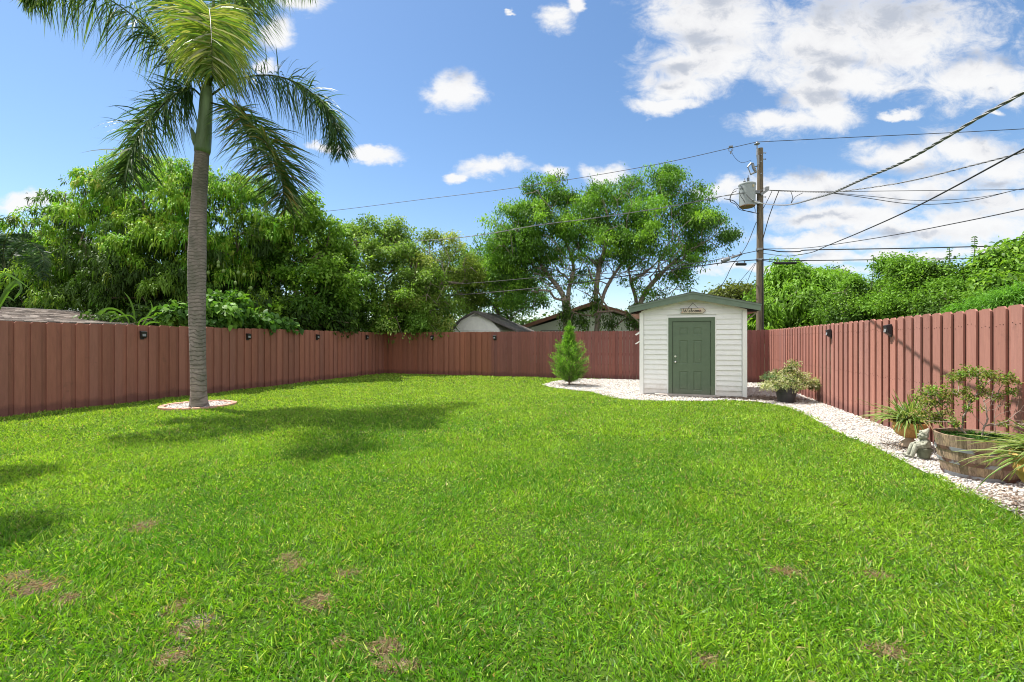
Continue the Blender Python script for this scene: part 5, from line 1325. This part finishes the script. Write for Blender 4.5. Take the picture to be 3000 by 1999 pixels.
# ------------------------------------------------------------------ utility pole and lines
PD = 17.4
pole_b = gr(2226, PD)
def pz(py, d=PD): return CH+(1000-py)/FPX*d
def pole():
    e = empty('utility_pole', pole_b, 'tall weathered wooden utility pole behind the shed, carrying wires and a transformer', 'utility pole')
    m = simple('pole_wood', (.14, .11, .075), .9, var=.4, scale=7, stretch=(3, 3, .35), bump=.4)
    top = pz(436)
    lean = R_*((2227-2226)/FPX*PD)
    p = MB(); p.tube([(0, 0, 0), tuple(lean*.5+np.array([0, 0, top/2])), tuple(lean+np.array([0, 0, top]))], [.145, .122, .10], 18); p.build('pole', m, e, smooth=False)
    def loc(px, py, dd=0): return dp(px, py, PD+dd)-pole_b
    br = MB(); br.tube([loc(2222, 500, -.12), loc(2218, 455, -.14), loc(2218, 424, -.12)], [.02, .03, .018], 6); br.box(loc(2221, 470, -.14), (.07, .05, .36)); br.build('pin_bracket', M['steel'], e)
    ins = MB(); c = loc(2218, 423, -.12); ins.lathe([(.04, -.03), (.10, -.01), (.105, .01), (.05, .03), (.05, .05), (.03, .07), (.045, .085), (.02, .10)], c=c, n=18); ins.build('insulator', M['porcelain'], e, smooth=True)
    for py in (449, 467, 552, 578):
        s = MB(); s.tube([loc(2228, py, -.02), loc(2243, py, -.02)], .016, 6); s.ball(loc(2243, py, -.02), (.025, .025, .025), 6, 4); s.build('step_bolt', M['steel'], e)
    for py, k in ((455, 1), (475, 1), (510, 1)):
        s = MB(); c = loc(2229, py, -.125); s.tube([c, c-F_*.05], .02, 6); s.build('bolt', M['steel'], e)
    ab = MB(); ab.prism([loc(2226, 568, -.13), loc(2248, 554, -.2), loc(2251, 560, -.2), loc(2230, 575, -.13)], -F_*.05); ab.box(loc(2248, 552, -.2), (.12, .08, .1)); ab.build('dead_end_arm', M['steel'], e)
    for py in (732, 762): 
        bd = MB(); bd.tube([loc(2226, py-3, 0), loc(2226, py+3, 0)], .137, 18); bd.build('band', M['steel'], e)
    rs = MB(); rs.tube([loc(2233, 760, -.13), loc(2235, 860, -.14), loc(2236, 1000, -.16)], .018, 6); rs.build('riser_cable', M['cable'], e)
pole()
def transformer():
    c = dp(2189, 573, PD-.05); e = empty('transformer', c, 'grey cylindrical pole transformer with rust streaks, hanging left of the pole top', 'transformer')
    tm, nt, bs = new_mat('transformer_paint'); L = nt.links
    tc = N(nt, 'ShaderNodeTexCoord'); no = N(nt, 'ShaderNodeTexNoise', inp={'Scale': 3.2, 'Detail': 6.0}); L.new(tc.outputs['Object'], no.inputs['Vector'])
    sp = N(nt, 'ShaderNodeSeparateXYZ'); L.new(tc.outputs['Object'], sp.inputs[0])
    lo = N(nt, 'ShaderNodeMapRange', inp={'From Min': -.38, 'From Max': -.46}); L.new(sp.outputs[2], lo.inputs[0])
    ad = N(nt, 'ShaderNodeMath', operation='MULTIPLY_ADD'); L.new(lo.outputs[0], ad.inputs[0]); ad.inputs[1].default_value = .35; L.new(no.outputs['Fac'], ad.inputs[2])
    r = ramp(nt, [(.62, (.27, .30, .30)), (.70, (.25, .14, .07))]); L.new(ad.outputs[0], r.inputs[0]); L.new(r.outputs[0], bs.inputs['Base Color']); bs.inputs['Roughness'].default_value = .5
    t = MB(); t.lathe([(.24, -.46), (.275, -.44), (.28, -.40), (.292, .36), (.30, .36), (.305, .40), (.30, .42), (.25, .445), (.02, .46)], n=36); t.build('tank', tm, e, smooth=False)
    for dx, h in ((.04, .26), (-.10, .14)):
        b = MB(); pr = [(.03, .43)]
        for i in range(int(h/.04)): pr += [(.055, .45+i*.04), (.028, .47+i*.04)]
        pr += [(.012, .45+h), (.012, .50+h)]
        b.lathe(pr, c=tuple(R_*dx), n=14); b.build('bushing', M['porcelain'], e)
    for z in (.12, -.28):
        k = MB(); k.box(tuple(R_*.36+np.array([0, 0, z])), (.22, .10, .12), rz=YAW); k.build('mounting_bracket', M['steel'], e)
    for i, (dx, z) in enumerate(((-.30, .20), (-.27, .28), (-.20, .22))):
        q = MB(); a = R_*dx-F_*.12+np.array([0, 0, z]); q.tube([a, a-R_*.08-F_*.05], [.03, .022], 8); q.build('terminal', M['porcelain'], e)
    lg = MB(); lg.box(tuple(-F_*.296+R_*.08+np.array([0, 0, .27])), (.06, .02, .09), rz=YAW); lg.build('nameplate', simple('rusty_plate', (.42, .36, .22), .6, var=.3), e)
transformer()
def cutout():
    c = dp(2207, 494, PD-.1); e = empty('fuse_cutout', c, 'open tilted fuse cutout between the pole top and the transformer', 'fuse')
    L_ = lambda px, py: dp(px, py, PD-.1)-c
    a = MB(); a.tube([L_(2204, 480), L_(2206, 488), L_(2209, 496), L_(2214, 505)], [.035, .05, .05, .035], 10)
    for q in np.linspace(0, 1, 6): a.ball(L_(2204+10*q, 480+25*q), (.058, .058, .03), 10, 5)
    a.build('insulator', M['porcelain'], e)
    b = MB(); b.tube([L_(2191, 491), L_(2196, 503), L_(2199, 512)], .018, 6); b.build('fuse_tube', M['steel'], e)
    d = MB(); d.tube([L_(2201, 478), L_(2196, 484), L_(2190, 491)], [.03, .035, .03], 7); d.tube([L_(2199, 512), L_(2207, 508), L_(2215, 505)], [.035, .03, .03], 7); d.tube([L_(2208, 490), L_(2221, 487)], .022, 6); d.build('contact_arm', M['steel'], e)
cutout()

def wire(pts, r, name, label, mat='cable', twist=0, pitch=.5, n=60, cat='wire', grp='overhead wires'):
    c = crv(pts, n)
    # finer resample for twisted bundles
    o = c[0].copy(); m = MB()
    if twist:
        seg = np.linalg.norm(np.diff(c, axis=0), axis=1); s = np.concatenate([[0], np.cumsum(seg)]); N_ = int(s[-1]/pitch*9)
        N_ = min(N_, 900); t = np.linspace(0, s[-1], N_); q = np.stack([np.interp(t, s, c[:, i]) for i in range(3)], 1)
        tan = unit(np.gradient(q, axis=0)); u = unit(np.cross(tan, [0, 0, 1.])); w_ = np.cross(tan, u)
        for k in range(twist):
            ph = 2*math.pi*k/twist; a = t/pitch*2*math.pi+ph
            m.tube(q-o+u*(np.cos(a)*r*.75)[:, None]+w_*(np.sin(a)*r*.75)[:, None], r*.62, 5)
    else: m.tube(c-o, r, 6)
    ob = m.build(name, M[mat]); ob.location = Vector(o); tag(ob, label, cat, grp)
    return ob
WY = 20.0
def W(px, py): return yp(px, py, pole_b[1]-.1)
def Wd(px, py, d): return dp(px, py, d)
wire([yp(-200,640,20.6), yp(300,640,20.6), W(765,631), W(944,621), W(1230,586), W(1530,548), W(1900,487), W(2217,417)], .011, 'power_line', 'thin high wire from the pole top falling away to the left over the trees')
wire([W(2217,417), W(2500,403), W(2800,389), yp(3100,373,pole_b[1])], .011, 'power_line', 'thin high wire from the pole top running to the right edge')
wire([W(1000,722), W(1129,712), W(1306,701), W(1442,684), W(1580,660), W(1739,640), W(1950,608), W(2080,583), yp(2120,575,pole_b[1]-.45), yp(2180,566,pole_b[1]-.47), W(2246,556)], .017, 'power_line', 'bundled wire from the transformer dipping left across the spreading tree', 'alu', twist=2, pitch=.8)
wire([W(1050,850), W(1172,842), W(1387,830), W(1578,814), W(1700,808), W(1900,790), W(2080,765), W(2150,750), W(2222,735)], .014, 'communication_cable', 'upper of the two low cables running left from the pole across the trees')
wire([W(1050,876), W(1167,873), W(1300,867), W(1435,858), W(1650,836), W(1770,818), W(1900,800), W(2050,780), W(2140,768), W(2222,762)], .020, 'communication_cable', 'thick black lowest cable running left from the pole across the trees')
wire([W(2228,731), W(2262,734), W(2285,738), W(2340,738), W(2380,733), W(2674,728), yp(3100,717,pole_b[1])], .020, 'communication_cable', 'thick black cable running right from the pole just above the lowest one')
wire([W(2228,761), W(2300,763), W(2368,764), W(2636,761), yp(3100,755,pole_b[1])], .017, 'communication_cable', 'lowest straight black cable running right from the pole over the hedge')
wire([W(2222,762), W(2262,768), W(2272,770), W(2333,770), W(2350,766), W(2368,764)], .014, 'communication_cable', 'short slack cable feeding the long black splice case right of the pole')
wire([Wd(2228,730,PD), Wd(2349,728,14.5), Wd(2444,717,12.5), Wd(2616,690,10), Wd(2789,657,8.3), Wd(3000,613,7), Wd(3250,555,6)], .009, 'service_drop', 'thin cable rising gently from the pole, lowest slanting one at the right edge')
wire([Wd(2236,743,PD), Wd(2270,748,16), Wd(2310,751,14.5), Wd(2375,741,12.5), Wd(2421,722,11), Wd(2532,676,8.6), Wd(2697,600,6.6), Wd(3000,437,5), Wd(3300,270,4.2)], .010, 'service_drop', 'black cable climbing steeply from the pole middle to the right edge')
wire([Wd(2186,571,PD-.42), Wd(2205,588,PD-.42), Wd(2236,597,PD-.4), Wd(2272,601,12.6), Wd(2316,600,9.6), Wd(2392,580,7.5), Wd(2443,564,6.6), Wd(2520,529,5.7), Wd(2647,475,4.8), Wd(2775,402,4.2), Wd(2870,344,3.9), Wd(3000,271,3.55), Wd(3250,120,3.1)], .012, 'service_drop', 'thick twisted grey service cable climbing to the upper right edge', 'alu', twist=3, pitch=.32)
wire([Wd(2250,558,PD), Wd(2300,561,PD), Wd(2418,564,15), Wd(2469,561,14), Wd(2647,535,11.5), Wd(2839,488,9.5), Wd(3000,446,8.3), Wd(3250,375,7)], .013, 'service_drop', 'thinner twisted grey service cable rising to the right edge below the thick one', 'alu', twist=3, pitch=.5)
wire([W(2250,558), W(2418,562), W(2645,560), yp(3100,555,pole_b[1])], .010, 'power_line', 'nearly level wire from the transformer height to the right edge')
wire([W(2410,563), W(2520,578), W(2679,599), W(2839,590), yp(3000,553,pole_b[1]), yp(3150,540,pole_b[1])], .011, 'power_line', 'sagging black loop of wire, lower one, right of the transformer')
wire([W(2410,563), W(2560,577), W(2690,588), W(2860,580), yp(3000,553,pole_b[1])], .009, 'power_line', 'sagging black loop of wire, upper one, right of the transformer')
wire([W(2216,651), W(2190,715), W(2169,748), W(2145,779), W(2120,828), Wd(2092,862,19.5)], .013, 'guy_cable', 'slack cable slanting down left from the pole to behind the shed roof')
wire([W(2214,772), W(2200,800), Wd(2184,842,19)], .010, 'guy_cable', 'short drop wire slanting left below the splice boxes, right one')
wire([W(2212,772), W(2185,805), Wd(2150,845,19)], .009, 'guy_cable', 'short drop wire slanting left below the splice boxes, left one')
wire([W(2283,558), W(2270,590), W(2252,640), W(2234,705)], .016, 'guy_cable', 'dark cable dropping from the twisted splice back to the pole', 'cable')
wire([W(2263,558), W(2250,585), W(2235,613)], .012, 'guy_cable', 'short dark cable just right of the pole below the dead end arm')
wire([W(2143,437), W(2146,452), W(2158,468), W(2172,477), W(2187,475), W(2201,470)], .007, 'jumper_wire', 'thin looping jumper from the high wire down to the fuse cutout')
def J(px, py): return yp(px, py, pole_b[1]-.46)
wire([J(2121,583), J(2150,590), J(2172,612), J(2190,620), J(2224,627)], .014, 'jumper_wire', 'dark cable looping under the transformer tank to the pole')
wire([J(2158,560), J(2142,570), J(2139,590), J(2156,600), J(2168,615), J(2200,621), J(2212,624), J(2210,608), J(2200,608)], .011, 'jumper_wire', 'dark curled jumper hanging at the lower left of the transformer')
wire([J(2163,553), J(2150,558), J(2140,580), J(2141,592)], .010, 'jumper_wire', 'thin curved jumper on the upper left side of the transformer')
wire([J(2165,560), J(2170,575), J(2180,590), J(2185,602), J(2182,607)], .009, 'jumper_wire', 'vertical jumper lying across the transformer front')
wire([W(2317,562), W(2322,580), W(2318,596), W(2330,578), W(2352,566)], .010, 'jumper_wire', 'small looping tap wire on the bundle right of the pole')
wire([J(2186,571), J(2196,580), J(2205,588), J(2216,593), J(2234,597)], .020, 'jumper_wire', 'short white insulated cable bulging from the transformer to the pole', 'whitecable')

def splice(px, py, w_, h_, tilt, label, mat='black', d=None):
    c = W(px, py); k = PD/FPX
    e = empty('splice_box', c, label, 'splice case', 'splice boxes on the cables'); m = MB()
    ang = -math.atan(tilt)
    L2 = w_*k/2; R2 = h_*k/2; a = np.array([R_[0]*math.cos(ang), R_[1]*math.cos(ang), math.sin(ang)])
    m.tube([-a*L2, -a*(L2-.03), a*(L2-.03), a*L2], [R2*.8, R2, R2, R2*.8], 10); m.build('case', M[mat], e)
    h = MB()
    for s in (-.7, .7): h.tube([a*L2*s, a*L2*s+np.array([0, 0, R2+.06])], .014, 5); h.box(tuple(a*L2*s+np.array([0, 0, R2+.06])), (.05, .03, .03))
    h.build('hanger', M['steel'], e)
splice(2301, 772, 62, 8, .0, 'long black tubular splice case hanging right of the pole')
splice(2171, 775, 30, 9, .0, 'dark splice case on the lowest cable just left of the pole')
splice(2126, 762, 24, 13, -.35, 'pale grey tilted splice box on the cables left of the pole', 'steel')
splice(2158, 751, 34, 6, -.35, 'slim clamp assembly on the upper low cable left of the pole', 'alu')
cl = MB(); c0 = W(2141, 432); cl.box((0, 0, .02), (.14, .05, .06)); cl.tube([(-.07, 0, 0), (-.07, 0, -.14), (0, 0, -.17), (.07, 0, -.14), (.07, 0, 0)], .012, 5); cl.tube([(0, 0, -.17), (0, 0, -.26)], .025, 6)
o = cl.build('line_clamp', M['alu']); o.location = Vector(c0); tag(o, 'small bracket-shaped clamp hooked on the thin high wire left of the pole', 'clamp')

# ------------------------------------------------------------------ neighbouring buildings
def roof_house():
    # low gable roof just behind the left fence
    xe, xrg, zE, zR, y1 = -15.0, -18.0, 1.93, 2.40, 9.4; y0 = -2
    e = empty('neighbour_shed', (xrg, y1, 0), 'low neighbouring outbuilding with a weathered grey shingle roof beyond the left fence', 'outbuilding')
    off = (xrg, y1, 0)
    wl = MB(); wl.prism([(xe-.4, y1-.3, 0), (xe-.4, y1-.3, zE-.05), (xrg, y1-.3, zR-.12), (2*xrg-xe+.4, y1-.3, zE-.05), (2*xrg-xe+.4, y1-.3, 0)], (0, y0-y1+.6, 0)); wl.build('wall', M['beige'], e, off=off)
    m = attr_mat('old_shingles', rough=.95, noise=.3, scale=14)
    for sg in (1, -1):
        r = MB(); xa = xrg+sg*(xe-xrg)
        nrow = 20
        for i in range(nrow):
            a = i/nrow; b_ = min(1, (i+1.2)/nrow); xs0, zs0 = xa+(xrg-xa)*a, zE+(zR-zE)*a; xs1, zs1 = xa+(xrg-xa)*b_, zE+(zR-zE)*b_
            y = y0
            if sg < 0: r.col = (.25, .23, .2); r.prism([(xs0, y0, zs0), (xs0, y0, zs0+.012), (xs1, y0, zs1+.006), (xs1, y0, zs1)], (0, y1-y0, 0)); continue
            while y < y1:
                wd = min(random.uniform(.13, .33), y1-y); v = random.uniform(.55, 1.3); r.col = (.36*v, .315*v, .28*v); j = random.uniform(.0, .016)
                r.prism([(xs0, y, zs0+.002), (xs0, y, zs0+.020+j), (xs1, y, zs1+.008), (xs1, y, zs1-.002)], (0, wd-.004, 0)); y += wd
        r.build('shingle_roof', m, e, off=off, colors=True)
        f = MB(); f.box((xa-sg*.012, (y0+y1)/2, zE-.062), (.03, y1-y0, .11)); f.build('fascia_board', M['beige'], e, off=off)
    rd = MB(); rd.prism([(xrg-.14, y0, zR-.01), (xrg, y0, zR+.03), (xrg+.14, y0, zR-.01), (xrg, y0, zR-.0)], (0, y1-y0, 0)); rd.build('ridge_cap', M['shingle'], e, off=off)
roof_house()
def barn():
    c = yp(1392, 1000, 20.6); xc, y = c[0], 20.6
    k = np.linalg.norm(yp(1393, 1000, y)-c)        # metres per photo pixel here
    z = lambda py: yp(1392, py, y)[2]
    e = empty('neighbour_barn', (xc, y, 0), 'small cream neighbouring barn with a dark shingle roof rising above the back fence', 'barn'); off = (xc, y, 0)
    pr = [(-68, 985), (-64, 968), (-42, 940), (0, 917), (45, 940), (70, 968), (74, 985)]
    w_ = MB(); w_.prism([(xc-68*k, y, 0)]+[(xc+a*k, y, z(b)) for a, b in pr[1:-1]]+[(xc+74*k, y, 0)], (0, 3.0, 0)); w_.build('wall', M['barn'], e, off=off)
    tr = MB(); tr.box((xc, y-.012, z(967)), (130*k, .02, .03)); 
    for s in (-1, 1):
        for i in range(12):
            a0 = math.pi*i/24; tr.box((xc+s*(3+32*math.cos(a0))*k, y-.01, z(967)+28*k*math.sin(a0)), (.07, .012, .04), ry=s*(math.pi/2-a0) if False else 0)
    tr.build('door_trim', M['trim'], e, off=off)
    vt = MB(); vt.prism([(xc-12*k, y-.02, z(928)), (xc+12*k, y-.02, z(928)), (xc, y-.02, z(921))], (0, .018, 0)); vt.build('gable_vent', simple('vent_grey', (.30, .31, .29), .7), e, off=off)
    for i in range(len(pr)-3):
        a, b = pr[i+1], pr[i+2]
        r = MB(); p0 = np.array([xc+a[0]*k, y-.16, z(a[1])]); p1 = np.array([xc+b[0]*k, y-.16, z(b[1])])
        if a[0] < -60: p0[0] -= .1
        if b[0] > 65: p1[0] += 1.0; p1[2] -= .12
        r.prism([p0, p1, p1+np.array([0, 0, .09]), p0+np.array([0, 0, .09])], (0, 3.3, 0)); r.build('shingle_roof', simple('barn_shingle', (.12, .11, .105), .95, var=.4, scale=9, bump=.4), e, off=off)
barn()
def house():
    y = 29.0; z = lambda px, py: yp(px, py, y)
    e = empty('neighbour_house', z(1800, 1000)*np.array([1, 1, 0]), 'grey-green stucco neighbouring house with red-brown gable edge behind the spreading tree', 'house'); off = tuple(z(1800, 1000)*np.array([1, 1, 0]))
    L0, A0, R0 = z(1553, 962), z(1740, 898), z(1960, 962)
    w_ = MB(); w_.prism([(L0[0], y, 0), (L0[0], y, L0[2]), (A0[0], y, A0[2]-.15), (R0[0], y, R0[2]), (R0[0], y, 0)], (0, 9, 0)); w_.build('wall', M['stucco'], e, off=off)
    for a, b in ((z(1528, 963), z(1740, 892)), (z(1985, 963), z(1740, 892))):
        r = MB(); r.prism([a-np.array([0, .6, 0]), b-np.array([0, .6, 0]), b+np.array([0, -.6, .10]), a+np.array([0, -.6, .10])], (0, 9.9, 0)); r.build('roof', M['shingle'], e, off=off)
        f = MB(); f.prism([a+np.array([0, -.63, -.13]), b+np.array([0, -.63, -.13]), b+np.array([0, -.63, .11]), a+np.array([0, -.63, .11])], (0, .028, 0)); f.build('fascia_board', M['redwood'], e, off=off)
    wn = MB(); a, b = z(1585, 967), z(1655, 1010); wn.box(((a[0]+b[0])/2, y-.02, (a[2]+b[2])/2), (b[0]-a[0], .05, a[2]-b[2])); wo = wn.build('window', M['glass'], e, off=off)
    wf = MB()
    for q in (0, 5): wf.box(((a[0]+b[0])/2, y-.055, a[2]-.02-q*.02), (b[0]-a[0]+.1, .03, .035))
    wf.build('window_frame', M['trim'], wo, off=off)
    lt = MB(); c = z(1677, 934); lt.box((c[0], y-.06, c[2]), (.16, .11, .18)); lt.build('wall_light', M['black'], e, off=off)
    for px in (1757, 1768):
        q = MB(); c = z(px, 926); q.ball((c[0], y-.1, c[2]), (.06, .08, .06)); q.build('floodlight', M['trim'], e, off=off)
    dr = MB(); a = z(1755, 970); b = z(1905, 1010); dr.box(((a[0]+b[0])/2, y-.02, (a[2]+b[2])/2), (b[0]-a[0], .05, a[2]-b[2])); dr.build('garage_door', M['trim'], e, off=off)
house()

# tree standing in the yard left of the frame: its shade reaches the lawn's left edge
def side_tree():
    z = 7.4
    def up(x, y, h=z): return np.array([x-.46*h, y+.085*h, h])
    lob = [(up(-6.6, 2.85), np.array([.34, .26, .25])), (up(-4.75, 1.95, 7.0), np.array([.34, .24, .25])), (up(-7.6, 2.3), np.array([.5, .4, .5]))]
    tree('shade_tree', 'leafy tree just left of the lawn front whose shade falls on the grass', 'tree', lob,
         [[np.array([-10.0, 1.8, 0.]), np.array([-9.9, 1.9, 2.5]), np.array([-9.6, 2.3, 6.0])]], 620, 12, .13, .055, [(.05,.10,.02),(.08,.16,.03)], [1,1], ntar=40, shell=.9)
side_tree()
